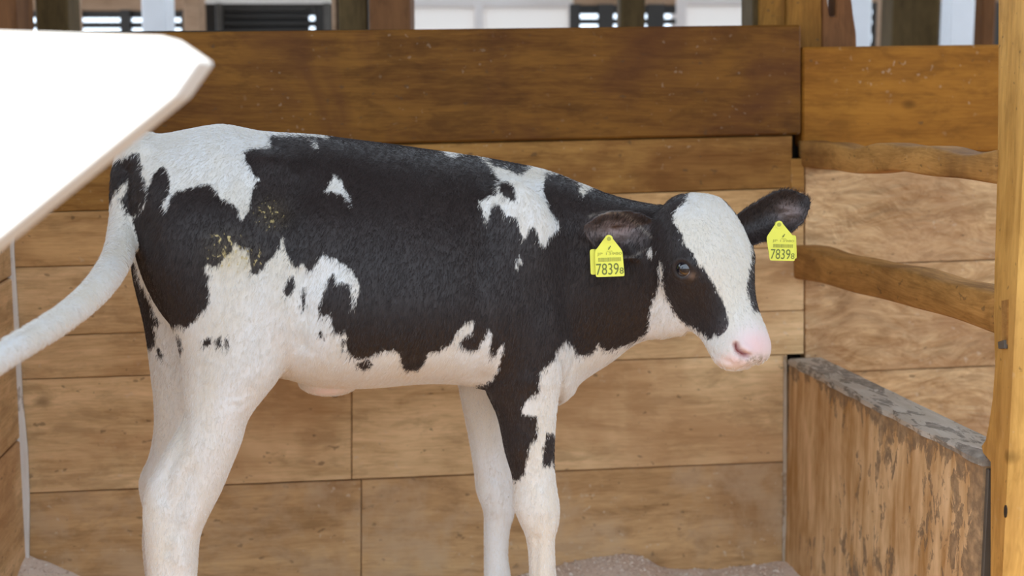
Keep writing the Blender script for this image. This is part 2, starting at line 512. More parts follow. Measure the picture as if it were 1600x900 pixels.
# batten : slim strip standing in the corner on the back wall
bpts = [W(9, 300, 0.004), W(21, 300, 0.004), W(23, 400, 0.004), W(31, 520, 0.004), W(36, 620, 0.004), W(44, 700, 0.004), W(47, 780, 0.004), W(46, 900, 0.004), W(30, 980, 0.004), W(22, 700, 0.004), W(15, 520, 0.004), W(11, 400, 0.004)]
bt = prism('trim_1', bpts, WNRM * 0.008, MAT['batten'], bevel=0.001)
tag(bt, 'flaking white painted corner batten at the left end of the back wall', 'batten', kind='structure')
bpts = [W(1224, 556, 0.004), W(1229, 556, 0.004), W(1228, 905, 0.004), W(1222, 905, 0.004)]
bt2 = prism('trim_2', bpts, WNRM * 0.003, MAT['batten2'], bevel=0.0005)
tag(bt2, 'narrow flaking pale batten beside the low peeling partition', 'batten', kind='structure')

# ------------------------------------------------------------------ right-hand partition : low wall, two rails, post
def Zp(x, y, z):
    d = ray(x, y)
    return CAMP + d * ((z - CAMZ) / d.z)

HA = W(1233, 560, 0.0)
HB = Zp(1537, 716, HA.z)
hd = (HB - HA); hd.z = 0
HL = hd.length; hdir = hd.normalized(); hper = Vector((-hdir.y, hdir.x, 0))
if hper.x < 0: hper = -hper
part = empty('partition', (HA.x, HA.y, 0))
tag(part, 'low partition of peeling brown boarding with worn grey top edge', 'partition')
TH = 0.072
def hp(s, l, z): return Vector((HA.x, HA.y, 0)) + hdir * s + hper * l + Vector((0, 0, z))
nS, nZ = 40, 40
vs, fs, wear = [], [], []
for side, l in ((0, 0.0), (1, TH)):
    for j in range(nZ + 1):
        for i in range(nS + 1):
            s = HL * i / nS; z = 0.0 + (HA.z - 0.012) * j / nZ
            bumpy = 0.0015 * math.sin(31 * s + 9 * z) * math.sin(23 * z)
            vs.append(hp(s, l + bumpy, z))
            wear.append(max(math.exp(-(HA.z - 0.012 - z) / 0.028), 0.9 * math.exp(-(HL - s) / 0.025)) - 0.25 * (1 if s < 0.25 else 0))
W1 = nS + 1
off2 = W1 * (nZ + 1)
for j in range(nZ):
    for i in range(nS):
        a = j * W1 + i
        fs.append((a, a + 1, a + W1 + 1, a + W1))
        fs.append((off2 + a, off2 + a + W1, off2 + a + W1 + 1, off2 + a + 1))
for j in range(nZ):
    for i in (0, nS):
        a = j * W1 + i
        fs.append((a, a + W1, off2 + a + W1, off2 + a))
for i in range(nS):
    for j in (0, nZ):
        a = j * W1 + i
        fs.append((a, a + 1, off2 + a + 1, off2 + a))
pan = mesh_obj('panel', vs, fs, MAT['peel'], part, smooth=False, M=frame_at(hp(HL / 2, TH / 2, HA.z / 2), hdir))
add_attr(pan.data, 'edge_wear', wear)
# cap with a slightly rounded, nibbled edge
prof2 = [(-0.003, -0.012), (-0.003, -0.004), (0.004, 0.0), (TH - 0.004, 0.0), (TH + 0.003, -0.005), (TH + 0.003, -0.012)]
vs, fs = [], []
nS = 60
for i in range(nS + 1):
    s = HL * i / nS
    for k, (l, z) in enumerate(prof2):
        w = 0.003 * math.sin(s * 60 + k) * math.sin(s * 23)
        vs.append(hp(s, l + (w if k < 3 else -w), HA.z + z + (0.4 * w if 1 < k < 4 else 0)))
K = len(prof2)
for i in range(nS):
    for k in range(K):
        a = i * K + k; b = i * K + (k + 1) % K
        fs.append((a, b, b + K, a + K))
fs.append(tuple(range(K))); fs.append(tuple(nS * K + k for k in range(K - 1, -1, -1)))
mesh_obj('cap', vs, fs, MAT['cap'], part, M=frame_at(hp(HL / 2, TH / 2, HA.z), hdir))
# iron end strip on the near end
prism('end_strip', [hp(HL, 0.004, 0), hp(HL, TH - 0.004, 0), hp(HL, TH - 0.004, HA.z - 0.015), hp(HL, 0.004, HA.z - 0.015)], hdir * 0.008, MAT['iron'], part, bevel=0.001)

def rail(name, ta, ba, tb, bb, depth, label, lump, seed, sag=0.0):
    """ta,ba: top and bottom pixels at the wall end, tb,bb at the post end (inner face)"""
    A0, A1 = W(*ta, 0.0), W(*ba, 0.0)
    Yb = 1.892
    B0, B1 = U(*tb, Yb), U(*bb, Yb)
    d = ((B0 + B1) / 2 - (A0 + A1) / 2); d.z = 0
    per = Vector((-d.y, d.x, 0)).normalized()
    if per.x < 0: per = -per
    r = random.Random(seed)
    ph = [r.uniform(0, 6.28) for _ in range(8)]
    n = 48; m = 16
    vs, fs = [], []
    for i in range(n + 1):
        t = -0.02 + 1.02 * i / n
        top = A0.lerp(B0, t); bot = A1.lerp(B1, t)
        wv = lump * (0.6 * math.sin(t * 11 + ph[0]) + 0.4 * math.sin(t * 23 + ph[1]))
        wb = lump * 0.5 * (math.sin(t * 9 + ph[2]) + 0.5 * math.sin(t * 19 + ph[3])) - sag * math.sin(math.pi * max(0, min(1, t)))
        top = top + Vector((0, 0, wv)); bot = bot + Vector((0, 0, wb))
        c = (top + bot) / 2 + per * depth / 2
        hv = (top - bot) / 2; hu = per * depth / 2
        for k in range(m):
            a = 2 * math.pi * k / m
            cx, sx = math.cos(a), math.sin(a)
            ex = 2 / 9.0
            vs.append(c + hu * (math.copysign(abs(cx) ** ex, cx)) + hv * (math.copysign(abs(sx) ** ex, sx)))
    for i in range(n):
        for k in range(m):
            a = i * m + k; b = i * m + (k + 1) % m
            fs.append((a, b, b + m, a + m))
    fs.append(tuple(range(m))); fs.append(tuple(n * m + k for k in range(m - 1, -1, -1)))
    o = mesh_obj(name, vs, fs, MAT['rail'], None, smooth=True, M=frame_at((A0 + B0 + A1 + B1) / 4, d))
    tag(o, label, 'rail', 'rails of the side partition')
    return o
rail('rail', (1250, 222), (1252, 262), (1557, 236), (1557, 283), 0.055, 'upper wavy edged wooden rail just below the top board on the right', 0.0075, 3)
rail('rail', (1240, 384), (1240, 436), (1556, 456), (1554, 522), 0.06, 'sloping lower wooden rail between the wall and the right post', 0.003, 8, sag=-0.006)

# right post : its far edge flares out where the low partition meets it
PX = U(1589, 450, 1.80).x
edge = [(2.6, 1566), (0.98, 1560), (0.86, 1559), (0.70, 1554), (0.63, 1553), (0.57, 1555), (0.52, 1551), (0.48, 1545), (0.455, 1540), (0.443, 1534), (0.435, 1536), (0.43, 1548), (0.3, 1548), (0.0, 1546)]
vs, fs = [], []
for (z, px) in edge:
    # far edge depth from the pixel column, on the plane x = PX
    Yb = PX * FPX / (px - 800.0) / CP
    # account for the camera pitch
    Yb = (PX * FPX / (px - 800.0) + (z - CAMZ) * SP) / CP
    vs += [Vector((PX, 1.80, z)), Vector((PX, Yb, z)), Vector((PX + 0.115, Yb, z)), Vector((PX + 0.115, 1.80, z))]
for i in range(len(edge) - 1):
    for k in range(4):
        a = i * 4 + k; b = i * 4 + (k + 1) % 4
        fs.append((a, b, b + 4, a + 4))
fs.append((3, 2, 1, 0)); q = (len(edge) - 1) * 4
fs.append((q, q + 1, q + 2, q + 3))
post = mesh_obj('post', vs, fs, MAT['post'], None)
tag(post, 'golden brown wooden post at the right edge in front of the low partition', 'post')
# iron keeper plate and a bolt hole let into the post
def onpost(x, y):
    d = ray(x, y); return CAMP + d * (PX / d.x)
pl = [onpost(1567, 470), onpost(1576, 468), onpost(1575, 538), onpost(1567, 536)]
prism('recess_plate', pl, Vector((-0.002, 0, 0)), MAT['rail'], post, bevel=0)
pl = [onpost(1564, 534), onpost(1575, 531), onpost(1575, 545), onpost(1565, 545)]
prism('bolt', pl, Vector((-0.005, 0, 0)), MAT['iron'], post, bevel=0.001)
c = onpost(1572, 799)
ring = [c + Vector((0, 0.005 * math.cos(a), 0.009 * math.sin(a))) for a in np.linspace(0, 2 * math.pi, 13)[:-1]]
prism('bolt_hole', ring, Vector((-0.0015, 0, 0)), MAT['backing'], post, bevel=0)

# ------------------------------------------------------------------ sunlit white board close to the camera
YF = 1.04
fp = [(-420, 36), (256, 57), (313, 96), (274, 152), (-420, 714)]
pts = [U(x, y, YF) for (x, y) in fp]
brd = prism('board', pts, Vector((0.0, 0.05, 0.0)), MAT['board_white'], None, bevel=0.002)
tag(brd, 'thick white board with a cut corner glaring in the sun at upper left', 'board')
a = U(-420, 36, YF); b = U(-420, 715, YF)
box('support_post', a.x - 0.06, a.x + 0.004, YF, YF + 0.05, 0.0, a.z + 0.05, MAT['board_white'], brd)

# ------------------------------------------------------------------ barn behind the pen
def bg_post(name, x0, x1, Y, depth, mat, label, cat='post', z1=2.4, side=None):
    p, q = U(x0, 25, Y), U(x1, 25, Y)
    o = box(name, p.x, q.x, Y, Y + depth, -0.03, z1, MAT[mat], bevel=0.004)
    tag(o, label, cat)
    return o

def bg_panel(name, x0, x1, y0, y1, Y, depth, mat, parent, bevel=0.003):
    p, q = U(x0, y0, Y), U(x1, y1, Y)
    return box(name, p.x, q.x, Y, Y + depth, q.z, p.z, MAT[mat], parent, bevel=bevel)

# posts right behind the back wall
bg_post('post', -30, 25, 3.2, 0.12, 'post_red', 'reddish brown post above the wall in the top left corner')
bg_post('post', 55, 106, 3.4, 0.10, 'post_dark', 'dark olive post left of the bright slots at the upper left')
bg_post('post', 107, 118, 3.55, 0.06, 'tan', 'thin grey brown stud beside the dark olive post at upper left')
bg_post('post', 221, 260, 3.9, 0.10, 'white_wood', 'white painted post standing among the bright slots at upper left')
bg_post('post', 529, 574, 3.15, 0.12, 'post_dark', 'dark post joined to the left side of a brown post above the top board')
bg_post('post', 577, 641, 3.05, 0.14, 'post_red', 'broad brown post standing left of the white window above the top board')
bg_post('post', 518, 527, 3.2, 0.06, 'tan', 'thin tan stud left of the dark double post')
bg_post('post', 969, 1008, 3.6, 0.12, 'post_dark', 'dark post between the two white windows')
bg_post('post', 1395, 1469, 4.2, 0.14, 'post_dark', 'wide dark olive post behind the right bay')
bg_post('post', 1380, 1394, 4.40, 0.08, 'tan', 'slim tan stud left of the wide olive post')
bg_post('post', 1486, 1523, 4.0, 0.10, 'white_wood', 'white painted post near the right post at the top')
bg_post('post', 1536, 1556, 4.4, 0.10, 'post_red', 'narrow reddish post seen just left of the right post')
bg_post('post', 1318, 1362, 3.9, 0.08, 'white_wood', 'white painted post beside the notched bracket')

# the pillar on the back wall by the corner, with a notched bracket
pil = empty('pillar', W(1230, 40, -0.1))
tag(pil, 'golden brown pillar with a notched bracket rising above the corner of the wall', 'pillar')
def pp(x, y, o): return W(x, y, o)
def pillar_piece(name, pts, o0, th, mat, bev=0.003):
    c = [pp(x, y, o0) for (x, y) in pts]
    return prism(name, c, -WNRM * th, MAT[mat], pil, bevel=bev)
pillar_piece('post_side', [(1176, -420), (1190, -420), (1190, 46), (1176, 46)], -0.075, 0.08, 'post_dark')
pillar_piece('shaft', [(1188, -420), (1229, -420), (1229, 46), (1188, 46)], -0.060, 0.11, 'pillar')
pillar_piece('shaft', [(1229.5, -420), (1284, -420), (1284, 80), (1229.5, 80)], -0.052, 0.12, 'pillar')
pillar_piece('bracket', [(1284.5, -420), (1292, -420), (1293, 0), (1296, 26), (1306, 26), (1307, 0), (1308, -420), (1313, -420), (1326, -30), (1331, 0), (1334, 25), (1338, 50), (1339, 80), (1284.5, 80)], -0.056, 0.05, 'post_red')

# white shuttered windows
def window(name, x0, x1, mull, Y, label, top=6):
    w = empty(name, U((x0 + x1) / 2, 60, Y))
    w['kind'] = 'structure'; tag(w, label, 'window')
    bg_panel('pane', x0 + 8, x1 - 8, top - 40, 110, Y + 0.03, 0.01, 'pane', w)
    bg_panel('frame_rail', x0, x1, top - 8, top + 6, Y, 0.06, 'frame', w)
    bg_panel('pane', x0 + 8, x1 - 8, -160, top - 9, Y + 0.03, 0.01, 'pane', w)
    bg_panel('frame_rail', x0, x1, 100, 112, Y, 0.06, 'frame', w)
    for (a, b) in mull:
        bg_panel('frame_stile', a, b, -160, 112, Y - 0.005, 0.06, 'frame', w)
    return w
window('window_1', 560, 905, [(556, 572), (741, 755), (889, 906)], 5.2, 'pale blue window with white frame above the middle of the top board', top=5)
window('window_2', 1053, 1330, [(1053, 1071), (1200, 1214), (1316, 1332)], 5.2, 'pale blue window with white frame left of the golden pillar', top=2)

# open louvred screens with daylight behind
def screen(name, x0, x1, Y, head, slots, uprights, label, mat='tan', low=72):
    s = empty(name, U((x0 + x1) / 2, 60, Y)); tag(s, label, 'louvre')
    bg_panel('head_board', x0, x1, -150, head, Y, 0.03, mat, s)
    prev = head
    edges = []
    for (a, b) in slots:
        bg_panel('slat', x0, x1, prev, a, Y + 0.005, 0.02, 'slat', s, bevel=0.001); prev = b
    bg_panel('slat', x0, x1, prev, low + 60, Y + 0.005, 0.02, 'slat', s, bevel=0.001)
    for (a, b) in uprights:
        bg_panel('upright', a, b, head - 2, low + 50, Y - 0.02, 0.03, 'slat', s, bevel=0.001)
    return s
screen('louvre_screen', 26, 312, 4.6, 17, [(27.5, 34.5), (43.5, 49.5)], [(112, 129), (187, 206), (282, 300)], 'louvred screen with two rows of glowing slots at the upper left')
st = bg_post('post', 286, 311, 4.45, 0.10, 'tan', 'tan upright ending the louvred screen at upper left')
screen('louvre_screen', 897, 1056, 4.8, 8, [(21.5, 29), (37.5, 46)], [(890, 906), (935, 958), (1012, 1037)], 'louvred screen with glowing slots between the two white windows', mat='tan')
screen('louvre_screen', 1340, 1600, 5.0, 5, [(15, 22), (31, 38), (52, 66)], [(1366, 1400), (1400, 1468), (1481, 1524), (1537, 1600)], 'louvred screen with small greenish slots at the upper right', mat='tan', low=90)
# dark louvred shutter left of the double post
sh = empty('shutter', U(410, 50, 4.7)); tag(sh, 'dark louvred shutter under a grey rail left of the double post', 'shutter')
bg_panel('head_rail', 312, 528, -120, 4, 4.68, 0.05, 'pane', sh)
bg_panel('backboard', 312, 485, 4, 120, 4.74, 0.01, 'slat', sh)
bg_panel('backboard', 491, 528, 4, 120, 4.74, 0.01, 'slat', sh)
bg_panel('cross_bar', 480, 495, 4, 24.5, 4.735, 0.02, 'slat', sh)
bg_panel('cross_bar', 480, 495, 32, 41.5, 4.735, 0.02, 'slat', sh)
bg_panel('cross_bar', 480, 495, 48, 120, 4.735, 0.02, 'slat', sh)
for (a, b) in ((13, 17), (24, 28), (35, 39), (46, 51)):
    bg_panel('slat', 350, 480, a, b, 4.70, 0.03, 'slat', sh, bevel=0.001)
bg_panel('upright', 336, 349, 3, 120, 4.69, 0.03, 'iron', sh)
bg_panel('upright', 505, 517, 3, 120, 4.69, 0.03, 'iron', sh)
# unseen eave added over the far building as a sun block
eave = box('sun_block_eave', -7, 7, 5.25, 7.0, 2.6, 2.66, MAT['roof'], bevel=0)
tag(eave, 'unseen low eave added behind the pen to block the sun', 'roof', kind='structure')

# ------------------------------------------------------------------ the calf
CYAW = math.radians(8.0)
CAX = Vector((math.cos(CYAW), math.sin(CYAW), 0))        # towards the head
CLAT = Vector((-math.sin(CYAW), math.cos(CYAW), 0))      # away from the camera
YC0 = 2.10

def body_Y(x, y):
    """depth of the calf's middle plane at a pixel"""
    d = ray(x, y)
    nrm = CLAT
    P0 = Vector((0, YC0, 0.6))
    t = (P0 - CAMP).dot(nrm) / d.dot(nrm)
    return (CAMP + d * t).y

def mid(x, y, lat=0.0):
    d = ray(x, y)
    P0 = Vector((0, YC0, 0.6)) + CLAT * lat
    t = (P0 - CAMP).dot(CLAT) / d.dot(CLAT)
    return CAMP + d * t

class Loft:
    verts = []; faces = []
    def __init__(self): self.v = []; self.f = []
    def add(self, rings, n=36, cap=True):
        """rings: (center, u, v, exponent, pear)"""
        base = len(self.v)
        for (c, u, v, ex, pear) in rings:
            for k in range(n):
                a = 2 * math.pi * k / n
                ca, sa = math.cos(a), math.sin(a)
                px = math.copysign(abs(ca) ** (2 / ex), ca); py = math.copysign(abs(sa) ** (2 / ex), sa)
                self.v.append(c + u * (px * (1 - pear * py)) + v * py)
        m = len(rings)
        for i in range(m - 1):
            for k in range(n):
                a = base + i * n + k; b = base + i * n + (k + 1) % n
                self.f.append((a, b, b + n, a + n))
        # caps
        for idx, flip in ((0, True), (m - 1, False)):
            self.v.append(rings[idx][0].copy()); ci = len(self.v) - 1
            for k in range(n):
                a = base + idx * n + k; b = base + idx * n + (k + 1) % n
                self.f.append((b, a, ci) if flip else (a, b, ci))

def interp_rings(rows, k=4):
    """Catmull-Rom through rows of numbers"""
    A = np.array(rows, float); out = []
    for i in range(len(A) - 1):
        p0 = A[max(i - 1, 0)]; p1 = A[i]; p2 = A[i + 1]; p3 = A[min(i + 2, len(A) - 1)]
        for j in range(k):
            t = j / k
            out.append(0.5 * ((2 * p1) + (-p0 + p2) * t + (2 * p0 - 5 * p1 + 4 * p2 - p3) * t * t + (-p0 + 3 * p1 - 3 * p2 + p3) * t ** 3))
    out.append(A[-1])
    return out

BODY = Loft()
# torso : x, top, bottom, half width, pear
torso = [(201, 240, 300, 0.030, 0), (210, 228, 360, 0.070, 0), (228, 219, 430, 0.110, 0), (260, 209, 490, 0.140, 0.05), (300, 201, 530, 0.158, 0.08),
         (348, 193, 560, 0.166, 0.10), (385, 201, 575, 0.170, 0.12), (410, 206, 580, 0.174, 0.14), (450, 208, 586, 0.180, 0.17), (500, 211, 598, 0.192, 0.2), (550, 218, 599, 0.200, 0.22),
         (600, 224, 596, 0.203, 0.23), (650, 231, 591, 0.200, 0.23), (700, 238, 592, 0.190, 0.22), (750, 245, 602, 0.175, 0.2), (800, 254, 615, 0.158, 0.15),
         (840, 262, 627, 0.140, 0.1), (870, 272, 630, 0.122, 0.05), (895, 287, 612, 0.085, 0)]
rings = []
for (x, t, b, hw, pear) in interp_rings(torso, 3):
    T, B = mid(x, t), mid(x, b)
    rings.append(((T + B) / 2, CLAT * hw, (T - B) / 2, 2.15, pear))
BODY.add(rings, 48)
# neck : top px, bottom px, lateral shift, half width
neck = [(790, 256, 845, 630, 0.0, 0.140, -0.05), (850, 264, 882, 618, -0.005, 0.126, -0.12), (905, 285, 910, 592, -0.02, 0.106, -0.22), (955, 304, 955, 566, -0.045, 0.086, -0.28),
        (1000, 315, 998, 536, -0.075, 0.079, -0.26), (1045, 323, 1038, 528, -0.105, 0.070, -0.2), (1085, 332, 1070, 524, -0.13, 0.055, -0.15)]
rings = []
for (tx, ty, bx, by, lat, hw, pear) in interp_rings(neck, 4):
    T, B = mid(tx, ty, lat), mid(bx, by, lat)
    lt = CLAT.copy()
    rings.append(((T + B) / 2, lt * hw, (T - B) / 2, 2.1, -pear * -1 if False else pear, ))
BODY.add(rings, 40)

def leg(rows, lat0, foot):
    """rows: y, xl, xr, lat, half depth ; foot: rows of (z, xl, xr, half depth)"""
    rr = []
    full = list(rows)
    lat = rows[-1][3]
    for (z, xl, xr, hd_) in foot:
        P = mid((xl + xr) / 2, 950, lat)
        full.append((ypix(P.y, z), xl, xr, lat, hd_))
    for (y, xl, xr, la, hd_) in interp_rings(full, 4):
        A, B = mid(xl, y, la), mid(xr, y, la)
        rr.append(((A + B) / 2, (B - A) / 2, CLAT * hd_, 2.15, 0))
    BODY.add(rr, 32)

hoof_n = [(0.12, 238, 296, 0.027), (0.095, 234, 302, 0.031), (0.065, 240, 305, 0.030), (0.05, 238, 312, 0.034), (0.0, 232, 326, 0.038)]
leg([(262, 280, 390, -0.060, 0.040), (300, 245, 420, -0.085, 0.066), (360, 226, 440, -0.100, 0.080), (420, 232, 446, -0.104, 0.082), (470, 252, 452, -0.105, 0.080), (520, 272, 458, -0.106, 0.074), (560, 283, 455, -0.106, 0.068),
     (600, 288, 428, -0.106, 0.060), (650, 287, 390, -0.106, 0.052), (690, 266, 377, -0.106, 0.046), (737, 240, 358, -0.106, 0.040), (768, 227, 345, -0.106, 0.037),
     (805, 224, 326, -0.106, 0.035), (840, 227, 312, -0.106, 0.034), (900, 232, 307, -0.106, 0.031), (950, 238, 299, -0.106, 0.028)], 0, hoof_n)
hoof_f = [(0.12, 232, 284, 0.026), (0.095, 228, 290, 0.030), (0.065, 232, 292, 0.029), (0.05, 230, 298, 0.033), (0.0, 224, 310, 0.037)]
leg([(300, 225, 390, 0.085, 0.06), (360, 212, 400, 0.092, 0.075), (420, 207, 400, 0.096, 0.080), (500, 225, 385, 0.098, 0.070), (560, 234, 360, 0.098, 0.058),
     (647, 242, 335, 0.098, 0.046), (707, 235, 322, 0.098, 0.041), (745, 219, 312, 0.098, 0.036), (771, 219, 305, 0.098, 0.034), (800, 225, 296, 0.098, 0.032),
     (850, 223, 288, 0.098, 0.030), (900, 228, 284, 0.098, 0.028)], 0, hoof_f)
hoof_a = [(0.12, 830, 868, 0.024), (0.095, 826, 874, 0.029), (0.065, 834, 878, 0.028), (0.05, 832, 884, 0.032), (0.0, 828, 900, 0.036)]
leg([(360, 775, 862, -0.085, 0.035), (420, 758, 880, -0.095, 0.050), (480, 748, 888, -0.100, 0.056), (540, 748, 888, -0.102, 0.056), (583, 752, 880, -0.100, 0.050), (610, 759, 873, -0.098, 0.045),
     (652, 778, 868, -0.096, 0.040), (707, 790, 865, -0.095, 0.036), (749, 802, 867, -0.095, 0.034), (788, 803, 873, -0.095, 0.035), (815, 812, 872, -0.095, 0.033),
     (838, 822, 866, -0.095, 0.028), (870, 827, 866, -0.095, 0.025), (910, 828, 868, -0.095, 0.024)], 0, hoof_a)
hoof_b = [(0.12, 756, 796, 0.024), (0.095, 752, 802, 0.029), (0.065, 758, 805, 0.028), (0.05, 756, 812, 0.032), (0.0, 752, 826, 0.036)]
leg([(520, 720, 840, 0.080, 0.045), (570, 714, 830, 0.085, 0.046), (609, 718, 815, 0.088, 0.043), (650, 726, 806, 0.09, 0.040), (690, 734, 803, 0.09, 0.037), (741, 742, 804, 0.09, 0.034),
     (768, 745, 806, 0.09, 0.034), (800, 756, 803, 0.09, 0.031), (825, 757, 796, 0.09, 0.027), (866, 757, 793, 0.09, 0.024), (900, 757, 797, 0.09, 0.024)], 0, hoof_b)

# udder / navel swell under the belly, brisket, hip bone, shoulder
def blob(x, y, lat, rx, ry, rz, n=20):
    c = mid(x, y, lat); rr = []
    for i in range(1, n):
        a = math.pi * i / n
        rr.append((c + CAX * (-math.cos(a) * rx), CLAT * (ry * math.sin(a)), Vector((0, 0, rz * math.sin(a))), 2, 0))
    BODY.add(rr, 20)
blob(515, 592, -0.01, 0.050, 0.045, 0.026)
blob(420, 262, -0.085, 0.045, 0.035, 0.028)
blob(420, 262, 0.085, 0.045, 0.035, 0.028)
blob(800, 430, -0.118, 0.070, 0.042, 0.150)
blob(800, 430, 0.118, 0.070, 0.042, 0.150)
blob(228, 250, -0.055, 0.035, 0.03, 0.028)
blob(228, 250, 0.055, 0.035, 0.03, 0.028)

# tail
tail_rows = []
for (x, y, Y, r) in [(245, 228, 2.03, 0.022), (222, 234, 2.015, 0.024), (208, 252, 1.995, 0.0255), (201, 290, 1.965, 0.026), (196, 345, 1.945, 0.0225), (184, 400, 1.885, 0.0205), (155, 447, 1.78, 0.0185), (110, 489, 1.69, 0.0165), (60, 522, 1.60, 0.0155),
                     (10, 552, 1.52, 0.0155), (-50, 592, 1.45, 0.017), (-110, 650, 1.42, 0.020), (-140, 720, 1.42, 0.010)]:
    p = U(x, y, Y); tail_rows.append((p.x, p.y, p.z, r))
tl = interp_rings(tail_rows, 6)
rings = []
for i, q in enumerate(tl):
    c = Vector(q[:3]); a = Vector(tl[max(i - 1, 0)][:3]); b = Vector(tl[min(i + 1, len(tl) - 1)][:3])
    d = (b - a).normalized()
    u = d.cross(Vector((0, 1, 0.2))).normalized(); v = d.cross(u).normalized()
    rings.append((c, u * q[3], v * q[3], 2, 0))
BODY.add(rings, 16)

tf = []
for k, (x, y, r) in enumerate([(246, 238, 0.012), (236, 228, 0.010), (228, 221, 0.006), (221, 214, 0.0022)]):
    tf.append((mid(x, y, -0.01), CAX * r, Vector((0, 0, 1)) * r * 0.7 + CLAT * r * 0.7, 2, 0))
BODY.add(tf, 12)
# head : local frame from the poll to the nose
HP0 = U(1110, 317, 1.985); HP1 = U(1197, 540, 1.905)
HF = (HP1 - HP0); HLEN = HF.length; HF.normalize()
HR = Vector((0.72, 0.69, 0)).normalized()
HR = (HR - HF * HR.dot(HF)).normalized()
HD = HR.cross(HF).normalized()
if HD.y > 0: HD = -HD
# t, half width, dorsal, ventral, pear (negative = narrower below)
headr = [(-0.13, 0.026, -0.030, 0.044, 0), (-0.09, 0.046, -0.014, 0.066, -0.05), (-0.03, 0.062, 0.000, 0.094, -0.1), (0.08, 0.072, 0.008, 0.116, -0.15), (0.20, 0.077, 0.011, 0.135, -0.2), (0.34, 0.077, 0.011, 0.150, -0.24),
         (0.46, 0.068, 0.008, 0.150, -0.26), (0.58, 0.053, 0.004, 0.134, -0.2), (0.70, 0.0445, 0.000, 0.110, -0.08), (0.80, 0.0435, -0.001, 0.092, 0.04), (0.90, 0.048, -0.002, 0.083, 0.08),
         (0.98, 0.049, -0.006, 0.078, 0.05), (1.04, 0.043, -0.014, 0.070, 0), (1.075, 0.029, -0.024, 0.058, 0)]
rings = []
for (t, w, d, v, pear) in interp_rings(headr, 4):
    c = HP0 + HF * (t * HLEN)
    rings.append((c + HD * ((d - v) / 2), HR * w, HD * ((d + v) / 2), 2.3, pear))
BODY.add(rings, 40)

def hl(t, r, d): return HP0 + HF * (t * HLEN) + HR * r + HD * d
# eye brow ridges
def ball(c, r, sc=(1, 1, 1), n=12):
    rr = []
    for i in range(1, n):
        a = math.pi * i / n
        rr.append((c + HF * (-math.cos(a) * r * sc[0]), HR * (r * sc[1] * math.sin(a)), HD * (r * sc[2] * math.sin(a)), 2, 0))
    BODY.add(rr, 16)
ball(hl(0.33, -0.058, -0.026), 0.024, (1.2, 0.8, 0.9))
ball(hl(0.33, 0.060, -0.026), 0.024, (1.2, 0.8, 0.9))

# ears : thick leaf-shaped shells, hollow side towards N
def ear(Bp, Tp, Sdir, N, W0, thick=0.005, curl=0.6, prof=None):
    ns, nt = 22, 15
    ax = (Tp - Bp)
    S = (Sdir - ax.normalized() * Sdir.dot(ax.normalized())).normalized()
    Nn = ax.normalized().cross(S).normalized()
    if Nn.dot(N) < 0: Nn = -Nn
    base = len(BODY.v)
    grid = {}
    for sgn in (0, 1):
        for i in range(ns + 1):
            s = i / ns
            w = W0 * np.interp(s, [p[0] for p in prof], [p[1] for p in prof])
            cu = curl * (1.0 - 0.55 * s)
            for j in range(nt + 1):
                q = 2 * j / nt - 1
                th = thick * (0.6 + 0.4 * (1 - abs(q) ** 3)) * (1 if s < 0.85 else max(0.5, (1 - s) / 0.15))
                lat = w * q
                dep = cu * w * (q * q - 0.6) + 0.10 * ax.length * (s - 0.5) ** 2
                p = Bp + ax * s + S * lat + Nn * (dep + (th if sgn == 0 else -th))
                grid[(sgn, i, j)] = len(BODY.v); BODY.v.append(p)
    g = grid
    for i in range(ns):
        for j in range(nt):
            BODY.f.append((g[0, i, j], g[0, i + 1, j], g[0, i + 1, j + 1], g[0, i, j + 1]))
            BODY.f.append((g[1, i, j], g[1, i, j + 1], g[1, i + 1, j + 1], g[1, i + 1, j]))
    for i in range(ns):
        for j in (0, nt):
            BODY.f.append((g[0, i, j], g[1, i, j], g[1, i + 1, j], g[0, i + 1, j]))
    for j in range(nt):
        for i in (0, ns):
            BODY.f.append((g[0, i, j], g[0, i, j + 1], g[1, i, j + 1], g[1, i, j]))
EP = [(0, 0.42), (0.12, 0.62), (0.3, 0.92), (0.5, 1.0), (0.68, 0.93), (0.82, 0.72), (0.93, 0.42), (1.0, 0.10)]
ear(U(1036, 374, 2.00), U(909, 356, 1.955), Vector((-0.05, -0.1, 1)), Vector((0.25, -1, -0.25)), 0.0375, prof=EP, curl=0.95)
EP2 = [(0, 0.80), (0.12, 0.86), (0.3, 0.97), (0.5, 1.06), (0.65, 1.06), (0.8, 0.88), (0.92, 0.52), (1.0, 0.16)]
ear(U(1152, 364, 2.03), U(1266, 311, 2.05), Vector((-0.45, 0.1, 1)), Vector((0.0, -1, -0.1)), 0.0325, prof=EP2, curl=0.85)

def build_body():
    me = bpy.data.meshes.new('calf_raw')
    me.from_pydata([tuple(v) for v in BODY.v], [], BODY.f)
    bm = bmesh.new(); bm.from_mesh(me)
    bm.to_mesh(me); bm.free()
    o = bpy.data.objects.new('calf_raw', me)
    COL.objects.link(o)
    r = o.modifiers.new('r', 'REMESH'); r.mode = 'VOXEL'; r.voxel_size = 0.0034
    s = o.modifiers.new('s', 'SMOOTH'); s.factor = 0.5; s.iterations = 8
    dg = bpy.context.evaluated_depsgraph_get()
    out = bpy.data.meshes.new_from_object(o.evaluated_get(dg))
    bpy.data.objects.remove(o)
    return out

cm = build_body()
nv = len(cm.vertices)
P = np.empty(nv * 3); cm.vertices.foreach_get('co', P); P = P.reshape(-1, 3)
NRM = np.empty(nv * 3); cm.vertices.foreach_get('normal', NRM); NRM = NRM.reshape(-1, 3)

